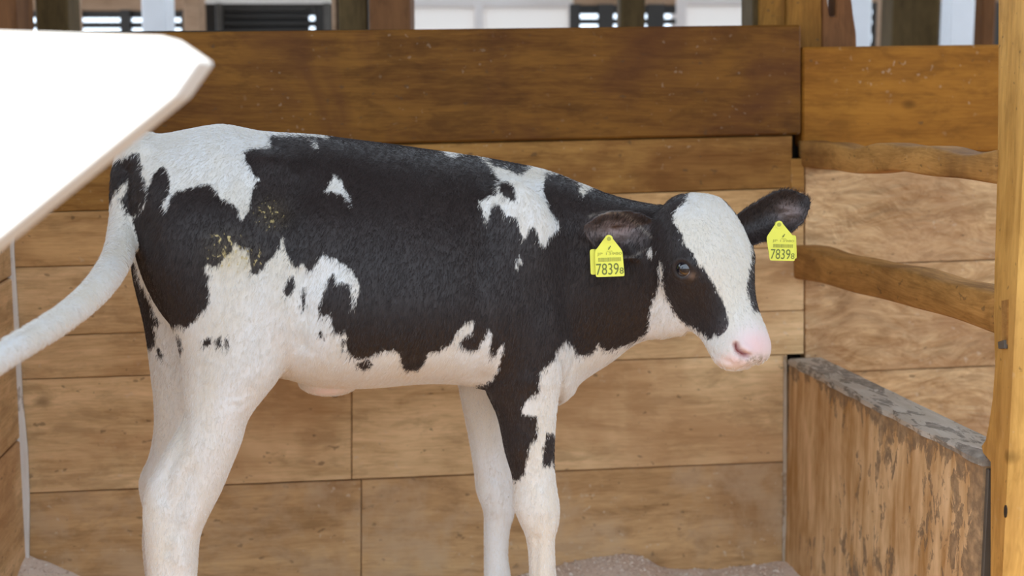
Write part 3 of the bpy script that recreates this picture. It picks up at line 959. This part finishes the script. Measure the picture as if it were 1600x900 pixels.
# melt the seams between torso, neck, shoulder and thigh
ED = np.empty(len(cm.edges) * 2, dtype=np.int64); cm.edges.foreach_get('vertices', ED); ED = ED.reshape(-1, 2)
DEG = np.bincount(ED.reshape(-1), minlength=nv).astype(float)
_p = proj(P)
_s = lambda e0, e1, x: (lambda t: t * t * (3 - 2 * t))(np.clip((x - e0) / (e1 - e0), 0, 1))
wsm = _s(236, 275, _p[:, 0]) * (1 - _s(1000, 1040, _p[:, 0])) * (1 - _s(540, 600, _p[:, 1]))
earmask = (_p[:, 0] > 890) & (_p[:, 1] < 420) & (P[:, 1] < 2.02)
wsm[earmask] = 0
for _ in range(85):
    acc = np.zeros_like(P)
    for k in range(3):
        acc[:, k] = np.bincount(ED[:, 0], weights=P[ED[:, 1], k], minlength=nv) + np.bincount(ED[:, 1], weights=P[ED[:, 0], k], minlength=nv)
    P = P + (acc / DEG[:, None] - P) * (0.6 * wsm)[:, None]
cm.vertices.foreach_set('co', P.reshape(-1)); cm.update()
cm.vertices.foreach_get('normal', NRM.reshape(-1)) if False else None
_n = np.empty(nv * 3); cm.vertices.foreach_get('normal', _n); NRM = _n.reshape(-1, 3)

def surf(x, y):
    bvh = BVHTree.FromPolygons([tuple(p) for p in P], [tuple(f.vertices) for f in cm.polygons])
    h = bvh.ray_cast(CAMP, ray(x, y).normalized())
    return h
BV = BVHTree.FromPolygons([tuple(p) for p in P], [tuple(f.vertices) for f in cm.polygons])
def hit(x, y):
    h = BV.ray_cast(CAMP, ray(x, y).normalized())
    return (h[0], h[1]) if h[0] is not None else (U(x, y, 2.0), Vector((0, -1, 0)))

# ---- carve the eye socket, nostril, mouth, a few folds
eyeP, eyeN = hit(1067, 421)
eyeC = eyeP - eyeN * 0.0085 if eyeN.y < 0 else eyeP + eyeN * 0.0085
EYE_R = 0.0140
def mirror_head(p):
    q = Vector(p) - HP0
    return Vector(p) - HR * (2 * q.dot(HR))
eyeC2 = mirror_head(eyeC)
for c in (eyeC, eyeC2):
    d = np.linalg.norm(P - np.array(c), axis=1)
    # lids: swell in a ring, sink in the middle
    ringw = np.exp(-((d - 0.0165) / 0.0045) ** 2)
    core = np.exp(-(d / 0.0115) ** 4)
    P += NRM * (0.0030 * ringw - 0.005 * core)[:, None]
def px_groove(poly, depth, width):
    """press a groove along a pixel polyline into the near surface"""
    global P
    pts3 = [np.array(hit(x, y)[0]) for (x, y) in poly]
    dm = np.full(nv, 9.0)
    for a, b in zip(pts3[:-1], pts3[1:]):
        ab = b - a; t = np.clip(((P - a) @ ab) / (ab @ ab + 1e-12), 0, 1)
        dm = np.minimum(dm, np.linalg.norm(P - (a + t[:, None] * ab), axis=1))
    P = P - NRM * (depth * np.exp(-(dm / width) ** 2))[:, None]
    return dm
nost = px_groove([(1149, 538), (1152, 547), (1160, 553), (1169, 557)], 0.013, 0.0036)
px_groove([(1150, 534), (1160, 541), (1170, 549)], -0.003, 0.006)
mouth = px_groove([(1112, 549), (1140, 566), (1168, 573), (1200, 568)], 0.003, 0.004)
px_groove([(545, 300), (548, 360), (540, 410), (505, 440)], 0.004, 0.018)       # flank fold
px_groove([(470, 430), (474, 480), (472, 540)], 0.005, 0.012)                     # stifle fold
px_groove([(880, 560), (877, 600), (872, 632)], 0.006, 0.007)
px_groove([(905, 545), (885, 600)], 0.003, 0.006)
px_groove([(900, 400), (893, 470), (900, 530)], 0.005, 0.025)                     # in front of the shoulder
px_groove([(345, 622), (372, 619), (392, 611)], 0.0010, 0.004)
px_groove([(355, 634), (380, 632), (392, 624)], 0.0010, 0.004)
px_groove([(290, 650), (281, 700), (262, 742), (256, 776)], 0.0045, 0.013)
px_groove([(296, 740), (276, 800), (262, 860)], 0.004, 0.010)
px_groove([(275, 850), (285, 880)], -0.004, 0.012)
px_groove([(330, 700), (318, 760), (300, 815)], -0.003, 0.014)
px_groove([(842, 770), (848, 800)], -0.003, 0.010)
px_groove([(838, 842), (836, 900)], 0.003, 0.006)
px_groove([(775, 760), (778, 800)], -0.003, 0.010)
px_groove([(828, 600), (815, 700)], -0.004, 0.016)
px_groove([(470, 300), (505, 292), (530, 280)], 0.007, 0.035)
px_groove([(455, 330), (485, 420), (490, 500)], 0.004, 0.018)
px_groove([(770, 330), (748, 430), (742, 530), (752, 590)], 0.005, 0.018)
px_groove([(268, 705), (262, 770), (262, 840)], 0.001, 0.010)                     # behind the hock tendon
cm.vertices.foreach_set('co', P.reshape(-1))

# ---- coat pattern : signed distance (pixels of the photograph) baked per vertex
PX2 = proj(P)
LATV = (P - np.array([0, YC0, 0.6])) @ np.array(CLAT)

def sd(poly):
    A = np.array(poly, float); B = np.roll(A, -1, 0)
    best = np.full(nv, 1e9); ins = np.zeros(nv, bool)
    lo, hi = A.min(0) - 45, A.max(0) + 45
    idx = np.where(((PX2 > lo) & (PX2 < hi)).all(1))[0]
    Q = PX2[idx]
    bd = np.full(len(idx), 1e9); inn = np.zeros(len(idx), bool)
    for a, b in zip(A, B):
        ab = b - a
        t = np.clip(((Q - a) @ ab) / (ab @ ab + 1e-9), 0, 1)
        bd = np.minimum(bd, np.hypot(*(Q - (a + t[:, None] * ab)).T))
        if a[1] != b[1]:
            c = ((a[1] > Q[:, 1]) != (b[1] > Q[:, 1])) & (Q[:, 0] < (b[0] - a[0]) * (Q[:, 1] - a[1]) / (b[1] - a[1]) + a[0])
            inn ^= c
    out = np.full(nv, -45.0)
    out[idx] = np.where(inn, bd, -bd)
    return np.clip(out, -45, 45)

MAIN = [(515, 218), (515, 150), (1071, 150), (1071, 317), (1059, 325), (1050, 333), (1053, 345), (1060, 356), (1065, 366), (1068, 381), (1078, 390), (1087, 404), (1096, 418), (1109, 432), (1119, 449), (1126, 464), (1134, 481), (1138, 494), (1138, 505),
        (1130, 519), (1126, 525), (1117, 522), (1113, 530), (1107, 529), (1094, 520), (1085, 513), (1073, 509), (1055, 492), (1043, 468), (1036, 448), (1035, 432), (1034, 414), (1031, 409), (1031, 434), (1028, 447), (1024, 466), (1019, 468), (1014, 502), (1012, 521),
        (990, 535), (970, 542), (950, 549), (941, 545), (936, 536), (932, 547), (925, 554), (902, 556), (900, 547), (889, 537), (884, 532), (872, 547), (866, 562), (860, 567), (844, 582), (840, 615), (822, 625), (815, 644), (817, 647), (839, 652), (840, 660), (838, 684), (829, 696), (825, 711), (821, 737), (812, 748), (806, 752), (795, 745), (760, 740), (700, 640), (740, 606), (757, 600),
        (770, 592), (780, 575), (782, 565), (787, 547), (787, 536), (777, 552), (767, 560), (766, 540), (771, 522), (765, 515), (757, 527), (747, 546), (732, 547), (716, 540), (727, 525), (740, 517), (740, 501), (727, 505), (715, 520), (705, 535), (690, 547), (670, 552), (662, 570), (652, 579), (640, 580), (629, 575), (625, 552), (615, 547), (600, 547), (580, 557), (570, 560), (550, 560), (541, 540), (540, 515), (532, 525), (525, 520), (517, 505), (516, 492), (504, 496), (497, 482), (502, 470), (510, 450), (515, 432), (522, 427), (527, 445), (535, 440), (550, 447), (551, 462), (551, 481), (556, 468), (560, 445), (555, 425), (532, 410), (512, 400), (505, 393), (497, 412), (485, 424), (472, 410), (462, 421), (450, 402), (446, 390), (441, 368), (437, 387), (422, 405), (412, 417), (400, 430), (391, 427), (389, 400), (386, 388), (376, 388), (366, 374), (363, 392), (350, 404), (340, 417), (325, 415), (318, 417), (322, 427), (329, 432), (326, 442), (329, 462), (325, 480), (312, 492), (300, 505), (286, 513), (276, 507), (266, 515), (150, 515), (150, 330), (209, 338), (223, 325), (229, 300), (231, 293),
        (238, 276), (250, 261), (256, 258), (264, 271), (267, 283), (265, 298), (258, 312), (253, 322), (260, 332), (267, 312), (273, 298), (300, 293), (325, 287), (335, 295), (345, 310), (355, 312), (370, 325), (377, 344), (390, 325), (394, 300), (400, 285), (405, 281), (400, 276), (392, 268), (388, 258), (381, 240), (390, 234), (400, 232), (424, 230), (422, 213), (470, 213), (500, 214)]
WHITES = [
    [(752, 246), (765, 252), (772, 261), (792, 264), (815, 274), (830, 262), (838, 245), (860, 245), (880, 260), (905, 272), (935, 293), (920, 296), (911, 307), (906, 300), (906, 287), (895, 279), (875, 272), (856, 271), (850, 282), (850, 300), (857, 325), (872, 347), (874, 357), (862, 367), (850, 386), (845, 380), (837, 357), (827, 357), (817, 375), (814, 362), (807, 340), (790, 338), (782, 322), (774, 318), (767, 325), (765, 340), (760, 348), (754, 330), (749, 314), (762, 307), (775, 305), (777, 295), (780, 282), (767, 262)],
    [(690, 225), (742, 230), (742, 241), (722, 242), (711, 246), (698, 243)],
    [(522, 272), (530, 280), (545, 303), (549, 322), (541, 309), (527, 301), (507, 299), (515, 290)],
    [(810, 395), (815, 410), (810, 421), (806, 418)],
    [(488, 219), (494, 223), (497, 232), (491, 228)],
    [(1014, 389), (1019, 386), (1021, 398), (1018, 403), (1014, 399)],
]
BLACKS = [
    [(782, 282), (792, 284), (804, 290), (805, 312), (795, 312), (787, 306), (780, 297)],
    [(452, 430), (460, 432), (461, 450), (455, 460), (446, 463), (442, 455), (449, 443)],
    [(473, 448), (478, 450), (477, 475), (474, 485), (470, 470)],
    [(317, 537), (325, 527), (331, 526), (330, 538), (322, 541)],
    [(335, 532), (344, 524), (346, 540), (338, 545)],
    [(350, 530), (358, 523), (358, 540), (352, 547)],
    [(555, 570), (565, 565), (578, 561), (581, 570), (573, 578), (560, 576)],
    [(855, 676), (861, 676), (870, 680), (872, 731), (866, 730), (862, 719), (858, 728), (853, 729), (848, 722), (850, 700)],
    [(1146, 324), (1156, 340), (1166, 356), (1174, 370), (1175, 406), (1169, 432), (1167, 450), (1171, 468), (1177, 487), (1230, 486), (1320, 400), (1320, 240), (1146, 240)],
    [(533, 540), (537, 522), (540, 532), (537, 550)],
    [(497, 522), (503, 517), (505, 530), (500, 527)],
    [(275, 520), (282, 530), (286, 548), (280, 551), (276, 535)],
]
TAILB = [(203, 244), (216, 236), (218, 249), (223, 261), (221, 273), (227, 283), (230, 298), (228, 312), (223, 325), (209, 339), (196, 332), (190, 312), (197, 298), (200, 283), (192, 288), (182, 298), (176, 312), (160, 315), (160, 270), (185, 250)]
FARB = [(185, 412), (190, 400), (205, 400), (212, 415), (215, 435), (224, 450), (232, 465), (242, 495), (251, 505), (240, 511), (244, 525), (242, 540), (235, 545), (227, 540), (205, 500)]
FARB2 = [(245, 545), (249, 545), (255, 556), (252, 561), (246, 553)]
near = sd(MAIN)
for w in WHITES: near = np.minimum(near, -sd(w))
for b in BLACKS: near = np.maximum(near, sd(b))
near = np.maximum(near, sd(TAILB))
far = np.maximum(sd(FARB), sd(FARB2))
tailf = sd(TAILB)
sm = lambda e0, e1, x: (lambda t: t * t * (3 - 2 * t))(np.clip((x - e0) / (e1 - e0), 0, 1))
# far hind leg and the inner thighs have their own, mostly white, marking
kf = sm(-0.035, -0.015, LATV) * sm(335, 350, PX2[:, 1]) * (1 - sm(400, 430, PX2[:, 0]))
coat = near * (1 - kf) + far * kf
kff = sm(0.03, 0.05, LATV) * sm(575, 600, PX2[:, 1])
coat = coat * (1 - kff) - 30 * kff
TLA = np.array([q[:3] for q in tl]); TR = np.array([q[3] for q in tl])
dt = np.full(nv, 9.0)
for c, r in zip(TLA[8:], TR[8:]):
    dt = np.minimum(dt, np.linalg.norm(P - c, axis=1) / r)
kt = (1 - sm(1.12, 1.28, dt)) * (1 - sm(217, 222, PX2[:, 0]))
coat = coat * (1 - kt) + tailf * kt
coat = np.where((P[:, 1] > 2.015) & (PX2[:, 0] > 1132) & (PX2[:, 1] < 405), np.maximum(coat, 25.0), coat)
# belly below the line of the flank on the far side stays pale
def gauss(x, y, rx, ry):
    return np.exp(-((PX2[:, 0] - x) / rx) ** 2 - ((PX2[:, 1] - y) / ry) ** 2)
nearhead = (P[:, 1] < 2.06)
pink = np.maximum(gauss(1180, 538, 34, 26), gauss(1150, 562, 30, 14) * 0.8) * nearhead
pink = np.maximum(pink, 0.55 * gauss(510, 612, 30, 8))
dirt = np.maximum(gauss(352, 392, 32, 26), gauss(425, 335, 24, 22) * 0.9) 
dirt = np.maximum(dirt, 0.8 * gauss(385, 405, 26, 22))
muck = np.maximum(gauss(1180, 563, 24, 8) , 0.30 * gauss(287, 812, 14, 16)) 
earin = np.maximum(gauss(962, 360, 38, 20), gauss(1232, 332, 20, 14)) * (PX2[:, 0] > 0)
redn = np.exp(-(nost / 0.0036) ** 2)
hoofm = 1 - sm(0.05, 0.06, P[:, 2])
def polyd(pl):
    Q = PX2; bd = np.full(nv, 1e9); A = np.array(pl, float)
    for a, b in zip(A[:-1], A[1:]):
        ab = b - a; t = np.clip(((Q - a) @ ab) / (ab @ ab), 0, 1)
        bd = np.minimum(bd, np.hypot(*(Q - (a + t[:, None] * ab)).T))
    return bd
rim = np.exp(-(polyd([(921, 338), (943, 333), (965, 333), (981, 338), (995, 350), (1007, 361), (1017, 370)]) / 2.6) ** 2)  # highlight on the ear's edge hair, painted as a pale line
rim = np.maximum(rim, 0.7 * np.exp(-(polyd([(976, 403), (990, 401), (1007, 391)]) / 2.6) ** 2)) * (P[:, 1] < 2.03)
lid = 0.55 * gauss(1081, 431, 7, 5) * nearhead
add_attr(cm, 'ear_rim_highlight', rim); add_attr(cm, 'lid', lid)
add_attr(cm, 'coat', coat)
for nm, arr in (('pink', pink), ('dirt', dirt), ('muck', muck), ('ear_inner', earin), ('nostril', redn), ('hoof', hoofm)):
    add_attr(cm, nm, arr)

def mat_coat():
    N = NT('calf_coat')
    tc = N.n('ShaderNodeTexCoord')
    def co(scale):
        mp = N.n('ShaderNodeMapping'); mp.inputs['Scale'].default_value = scale
        N.l(tc.outputs['Object'], mp.inputs['Vector']); return mp.outputs[0]
    hair = N.noise(co((150, 150, 26)), 1.0, 4, 0.6, 0.3)
    hair2 = N.noise(co((420, 420, 60)), 1.0, 3, 0.6, 0.4)
    big = N.noise(co((9, 9, 6)), 1.0, 3, 0.55)
    jag = N.math('ADD', N.math('MULTIPLY', N.math('SUBTRACT', hair, 0.5), 17.0), N.math('MULTIPLY', N.math('SUBTRACT', hair2, 0.5), 7.0))
    f = N.math('ADD', N.attr('coat').outputs['Fac'], jag)
    mr = N.n('ShaderNodeMapRange'); mr.inputs['From Min'].default_value = -1.6; mr.inputs['From Max'].default_value = 1.6
    N.l(f, mr.inputs['Value'])
    black = N.mix(big, (0.012, 0.0075, 0.0065), (0.032, 0.021, 0.019))
    black = N.mix(N.math('MULTIPLY', N.ramp(hair2, [(0.5, 0), (0.75, 1)]), 0.5), black, (0.060, 0.052, 0.056))
    white = N.mix(N.ramp(big, [(0.38, 0), (0.6, 1)]), (0.685, 0.625, 0.54), (0.735, 0.725, 0.72))
    white = N.mix(N.math('MULTIPLY', N.ramp(hair, [(0.32, 1), (0.5, 0)]), 0.25), white, (0.66, 0.58, 0.48))
    col = N.mix(mr.outputs[0], white, black)
    # straw coloured crumbs and staining on the thigh
    cr = N.noise(co((170, 170, 120)), 1.0, 2, 0.5)
    di = N.attr('dirt').outputs['Fac']
    crm = N.math('MULTIPLY', N.ramp(N.math('ADD', cr, N.math('MULTIPLY', di, 0.16)), [(0.68, 0), (0.72, 1)]), N.ramp(di, [(0.15, 0), (0.4, 1)]))
    stain = N.math('MULTIPLY', N.math('MULTIPLY', di, 0.55), N.math('SUBTRACT', 1.0, mr.outputs[0]))
    col = N.mix(stain, col, (0.52, 0.42, 0.22))
    dk = N.math('MULTIPLY', N.math('MULTIPLY', di, 0.35), mr.outputs[0])
    col = N.mix(dk, col, (0.12, 0.085, 0.035))
    col = N.mix(N.math('MULTIPLY', crm, 0.9), col, (0.52, 0.40, 0.17))
    col = N.mix(N.math('MULTIPLY', N.attr('pink').outputs['Fac'], 0.85), col, (0.80, 0.54, 0.54))
    mk = N.noise(co((120, 120, 120)), 1.0, 4, 0.6)
    mkf = N.math('MULTIPLY', N.attr('muck').outputs['Fac'], N.ramp(mk, [(0.38, 0), (0.6, 1)]))
    col = N.mix(mkf, col, (0.25, 0.18, 0.10))
    er = N.mix(N.ramp(N.noise(co((30, 30, 75)), 1.0, 3, 0.6), [(0.35, 0), (0.65, 1)]), (0.075, 0.030, 0.012), (0.36, 0.27, 0.26))
    col = N.mix(N.math('MULTIPLY', N.attr('ear_inner').outputs['Fac'], 0.8), col, er)
    col = N.mix(N.math('MULTIPLY', N.attr('ear_rim_highlight').outputs['Fac'], 0.7), col, (0.24, 0.20, 0.17))
    col = N.mix(N.math('MULTIPLY', N.attr('lid').outputs['Fac'], 0.8), col, (0.30, 0.19, 0.13))
    col = N.mix(N.attr('nostril').outputs['Fac'], col, (0.30, 0.045, 0.04))
    col = N.mix(N.attr('hoof').outputs['Fac'], col, (0.06, 0.05, 0.045))
    N.l(col, N.b.inputs['Base Color'])
    rr = N.mix(mr.outputs[0], (0.75, 0.75, 0.75), (0.48, 0.48, 0.48))
    N.l(rr, N.b.inputs['Roughness'])
    N.b.inputs['Specular IOR Level'].default_value = 0.35
    N.b.inputs['Sheen Weight'].default_value = 0.12
    N.b.inputs['Sheen Roughness'].default_value = 0.4
    clump = N.noise(co((34, 34, 13)), 1.0, 3, 0.6, 0.6)
    h = N.math('ADD', N.math('MULTIPLY', hair, 0.5), N.math('ADD', N.math('MULTIPLY', hair2, 0.35), N.math('MULTIPLY', clump, 1.0)))
    N.l(N.bump(h, 0.5, 0.003), N.b.inputs['Normal'])
    return N.m
MAT['coat'] = mat_coat()
for p in cm.polygons: p.use_smooth = True
cm.materials.clear(); cm.materials.append(MAT['coat'])

foot = mid(560, 900); 
calf = empty('calf', (0, 0, 0))
tag(calf, 'young black and white calf with yellow ear tags standing in the pen', 'calf')
cm.name = 'body'
body = bpy.data.objects.new('body', cm)
link(body, calf)

# ---- short coat hair, coloured from the same markings
def coat_hair(n):
    cm.calc_loop_triangles()
    T = np.empty(len(cm.loop_triangles) * 3, dtype=np.int64); cm.loop_triangles.foreach_get('vertices', T); T = T.reshape(-1, 3)
    nn = np.empty(nv * 3); cm.vertices.foreach_get('normal', nn); nn = nn.reshape(-1, 3)
    A, B, C = P[T[:, 0]], P[T[:, 1]], P[T[:, 2]]
    area = 0.5 * np.linalg.norm(np.cross(B - A, C - A), axis=1)
    cen = (A + B + C) / 3
    pxc = proj(cen)
    w = area.copy()
    w *= (1 - np.clip(pink[T[:, 0]] * 2.2, 0, 1)) * (1 - np.clip(earin[T[:, 0]] * 1.2, 0, 0.9))
    w[cen[:, 2] < 0.10] = 0
    for c in (eyeC, eyeC2):
        w[np.linalg.norm(cen - np.array(c), axis=1) < 0.021] = 0
    w /= w.sum()
    f = rng.choice(len(T), n, p=w)
    u, v = rng.random(n), rng.random(n)
    fl = u + v > 1; u[fl] = 1 - u[fl]; v[fl] = 1 - v[fl]
    bw = np.stack([1 - u - v, u, v], 1)
    def at(arr): return (arr[T[f]] * (bw[:, :, None] if arr.ndim > 1 else bw)).sum(1)
    root = at(P); nr = at(nn); nr /= np.linalg.norm(nr, axis=1)[:, None]
    ct = at(coat); dr = at(dirt)
    px = proj(root)
    head = (px[:, 0] + rng.normal(0, 12, n) > 1042) & (root[:, 1] < 2.1)
    flow = np.tile(np.array([-0.35, 0.0, -1.0]), (n, 1))
    leg_ = px[:, 1] > 600
    flow[leg_] = (-0.1, 0, -1)
    hf = np.array(HF)
    flow[head] = hf * 0.4 + np.array([0, 0, -0.5])
    top = head & (px[:, 1] + rng.normal(0, 16, n) < 338)
    flow[top] = np.array(HD) * 0.6 - hf * 0.5
    flow += rng.normal(0, 0.16, (n, 3))
    tan = flow - nr * (flow * nr).sum(1)[:, None]
    tan /= np.linalg.norm(tan, axis=1)[:, None] + 1e-9
    L_ = rng.uniform(0.005, 0.0095, n) * np.where(leg_, 0.75, 1.0) * np.where(head, 0.6, 1.0)
    L_[top] *= 1.4
    pts = np.stack([root - nr * 0.0006, root + tan * (L_ * 0.5)[:, None] + nr * (L_ * 0.17)[:, None], root + tan * L_[:, None] + nr * (L_ * 0.20)[:, None]], 1)
    hc = bpy.data.hair_curves.new('coat_hair')
    hc.add_curves([3] * n)
    hc.attributes['position'].data.foreach_set('vector', pts.reshape(-1).astype(np.float32))
    ra = hc.attributes.get('radius') or hc.attributes.new('radius', 'FLOAT', 'POINT')
    ra.data.foreach_set('value', np.tile(np.array([0.00023, 0.00018, 0.00004], dtype=np.float32), n))
    isb = (ct + rng.normal(0, 2.5, n)) > 0
    k = rng.random(n)[:, None]
    blk = np.array([0.014, 0.009, 0.008]) * (1 - k) + np.array([0.060, 0.045, 0.043]) * k
    wht = np.array([0.70, 0.64, 0.555]) * (1 - k) + np.array([0.80, 0.79, 0.785]) * k
    colr = np.where(isb[:, None], blk, wht)
    stn = (np.clip(dr, 0, 1) * 0.6)[:, None]
    colr = np.where(isb[:, None], colr, colr * (1 - stn) + np.array([0.52, 0.42, 0.22]) * stn)
    ca = hc.attributes.new('tint', 'FLOAT_COLOR', 'CURVE')
    ca.data.foreach_set('color', np.concatenate([colr, np.ones((n, 1))], 1).astype(np.float32).reshape(-1))
    N = NT('coat_hair')
    a = N.attr('tint')
    N.l(a.outputs['Color'], N.b.inputs['Base Color'])
    N.b.inputs['Roughness'].default_value = 0.5
    N.b.inputs['Specular IOR Level'].default_value = 0.35
    hc.materials.append(N.m)
    o = bpy.data.objects.new('coat_hair', hc)
    link(o, calf)
    o['kind'] = 'stuff'
    return o
coat_hair(260000)

# ---- eyes
def mat_eye():
    N = NT('eye')
    tc = N.n('ShaderNodeTexCoord')
    sx = N.n('ShaderNodeSeparateXYZ'); N.l(tc.outputs['Object'], sx.inputs[0])
    # local +z looks out of the head
    zz_ = N.math('DIVIDE', sx.outputs['Z'], EYE_R)
    c = N.ramp(zz_, [(0.0, (0.50, 0.46, 0.48)), (0.40, (0.50, 0.46, 0.48)), (0.50, (0.020, 0.018, 0.025)), (0.70, (0.035, 0.026, 0.024)), (0.85, (0.008, 0.008, 0.014)), (1.0, (0.006, 0.006, 0.012))])
    N.l(c, N.b.inputs['Base Color'])
    N.b.inputs['Roughness'].default_value = 0.06
    N.b.inputs['Coat Weight'].default_value = 1.0
    return N.m
MAT['eye'] = mat_eye()
def eyeball(c, look, name='eye'):
    bm = bmesh.new()
    bmesh.ops.create_uvsphere(bm, u_segments=32, v_segments=20, radius=EYE_R)
    me = bpy.data.meshes.new(name); bm.to_mesh(me); bm.free()
    for p in me.polygons: p.use_smooth = True
    me.materials.append(MAT['eye'])
    o = bpy.data.objects.new(name, me); link(o, calf)
    o.location = c
    o.rotation_mode = 'QUATERNION'
    o.rotation_quaternion = Vector(look).to_track_quat('Z', 'Y')
    return o
look1 = (eyeN.normalized() + Vector((-0.30, -0.10, 0.22)))
e1_ = eyeball(eyeC, look1)
e1_['label'] = 'dark glossy eye with a pale rim'
eyeball(eyeC2, HR * 0.8 + HD * 0.5)

# ---- ear tags
MAT['tag'] = plain('yellow_tag_plastic', (0.82, 0.80, 0.10), 0.42, 0.04, scale=60)
MAT['ink'] = plain('tag_ink', (0.16, 0.18, 0.04), 0.6, 0.05)
MAT['ink_soft'] = plain('tag_ink_faded', (0.42, 0.42, 0.07), 0.6, 0.05)

def text_mesh(name, s, M, w, h, mat, parent, thick=0.0):
    """text fitted into w x h metres, lower left at M's origin, in M's x-y plane"""
    cu = bpy.data.curves.new(name, 'FONT'); cu.body = s
    o = bpy.data.objects.new(name, cu); COL.objects.link(o)
    dg = bpy.context.evaluated_depsgraph_get()
    me = bpy.data.meshes.new_from_object(o.evaluated_get(dg))
    bpy.data.objects.remove(o)
    co = np.empty(len(me.vertices) * 3); me.vertices.foreach_get('co', co); co = co.reshape(-1, 3)
    lo, hi = co.min(0), co.max(0)
    co = (co - lo) / np.maximum(hi - lo, 1e-6) * np.array([w, h, 0])
    me.vertices.foreach_set('co', co.reshape(-1)); me.update()
    me.materials.clear(); me.materials.append(mat)
    me.name = name
    t = bpy.data.objects.new(name, me); COL.objects.link(t)
    t.parent = parent
    t.matrix_basis = world_of(parent).inverted() @ M
    return t

def ear_tag(apex, sl, bl, br, sr, Y, back_shift, label):
    """corner pixels of the front plate"""
    A, SL, BL, BR, SR = [U(x, y, Y) for (x, y) in (apex, sl, bl, br, sr)]
    X = (BR - BL).normalized()
    Zu = (A - (BL + BR) / 2); Zu = (Zu - X * Zu.dot(X)).normalized()
    Nn = X.cross(Zu).normalized()
    if Nn.y > 0: Nn = -Nn
    wid = (BR - BL).length
    outl = []
    def pts(a, b, c, r, n=5):
        d0 = (a - b).normalized(); d1 = (c - b).normalized()
        p0 = b + d0 * r; p1 = b + d1 * r
        return [p0.lerp(b, t).lerp(b.lerp(p1, t), t) for t in [i / (n - 1) for i in range(n)]]
    outl += pts(SR, A, SL, 0.007, 7) + pts(A, SL, BL, 0.004, 3) + pts(SL, BL, BR, 0.0025, 3) + pts(BL, BR, SR, 0.0025, 3) + pts(BR, SR, A, 0.004, 3)
    c = sum(outl, Vector()) / len(outl)
    root = prism('ear_tag', outl, -Nn * 0.0016, MAT['tag'], calf, bevel=0)
    root['label'] = label
    # rear plate, hanging behind the ear
    sh_ = Nn * -0.006 + X * back_shift + Zu * 0.003
    prism('rear_plate', [p + sh_ for p in (pts(SR, SL, BL, 0.004, 4) + pts(SL, BL, BR, 0.0025, 3) + pts(BL, BR, SR, 0.0025, 3) + pts(BR, SR, SL, 0.004, 4))], -Nn * 0.0016, MAT['tag'], root, bevel=0)
    # stud
    sc = A - Zu * 0.0085 + X * 0.0005
    def disc(cc, r, th, mat, nm):
        ring = [cc + X * (r * math.cos(a)) + Zu * (r * math.sin(a)) for a in np.linspace(0, 2 * math.pi, 21)[:-1]]
        prism(nm, ring, Nn * th, mat, root, bevel=0)
    disc(sc, 0.0058, 0.0016, MAT['tag'], 'stud')
    disc(sc + Nn * 0.0016, 0.0030, 0.0008, MAT['ink_soft'], 'stud_cap')
    disc(sc - Nn * 0.018, 0.003, 0.018, MAT['tag'], 'pin')
    F = Matrix((X, Zu, Nn)).transposed().to_4x4()
    def at(u, v):
        M = F.copy(); M.translation = BL + X * (wid * u) + Zu * v + Nn * 0.0006; return M
    k = wid
    text_mesh('number', '7839', at(0.02, 0.07 * k), 0.78 * k, 0.40 * k, MAT['ink'], root)
    text_mesh('number', '8', at(0.83, 0.09 * k), 0.14 * k, 0.22 * k, MAT['ink'], root)
    text_mesh('code', 'JP 13980', at(0.06, 0.73 * k), 0.86 * k, 0.12 * k, MAT['ink_soft'], root)
    # bar code strokes joined in one part
    vs, fs = [], []
    r = random.Random(5); u = 0.10
    M0 = at(0, 0)
    while u < 0.87:
        w_ = r.choice((0.012, 0.02, 0.03))
        b0 = len(vs)
        for (uu, vv) in ((u, 0.53), (u + w_, 0.53), (u + w_, 0.67), (u, 0.67)):
            vs.append(M0 @ Vector((uu * k, vv * k, 0)))
        fs.append((b0, b0 + 1, b0 + 2, b0 + 3)); u += w_ + r.choice((0.012, 0.016))
    bc = mesh_obj('bar_code', vs, fs, MAT['ink_soft'], root)
    bc['kind'] = 'stuff'
    # small maker's mark under the stud
    mk = [(0.44, 0.93), (0.49, 0.96), (0.55, 1.07), (0.52, 1.08), (0.49, 1.02), (0.47, 1.03)]
    prism('mark', [M0 @ Vector((u_ * k, v_ * k, 0)) for (u_, v_) in mk], Nn * 0.0003, MAT['ink'], root, bevel=0)
    text_mesh('code', 'ooo', at(0.40, 0.87 * k), 0.20 * k, 0.035 * k, MAT['ink_soft'], root)
    return root
def tag_Y(x0, x1, y0, y1):
    m = (PX2[:, 0] > x0) & (PX2[:, 0] < x1) & (PX2[:, 1] > y0) & (PX2[:, 1] < y1)
    return float(P[m, 1].min()) - 0.005
ear_tag((950.5, 364), (929.5, 393), (931, 433), (976, 431.5), (972.5, 392), tag_Y(922, 978, 362, 436), -0.007, 'yellow ear tag hanging in the ear over the neck')
ear_tag((1217, 342), (1197.5, 371), (1203, 407), (1242, 408), (1241, 371), tag_Y(1196, 1244, 340, 410), 0.004, 'yellow ear tag hanging in the outstretched ear')
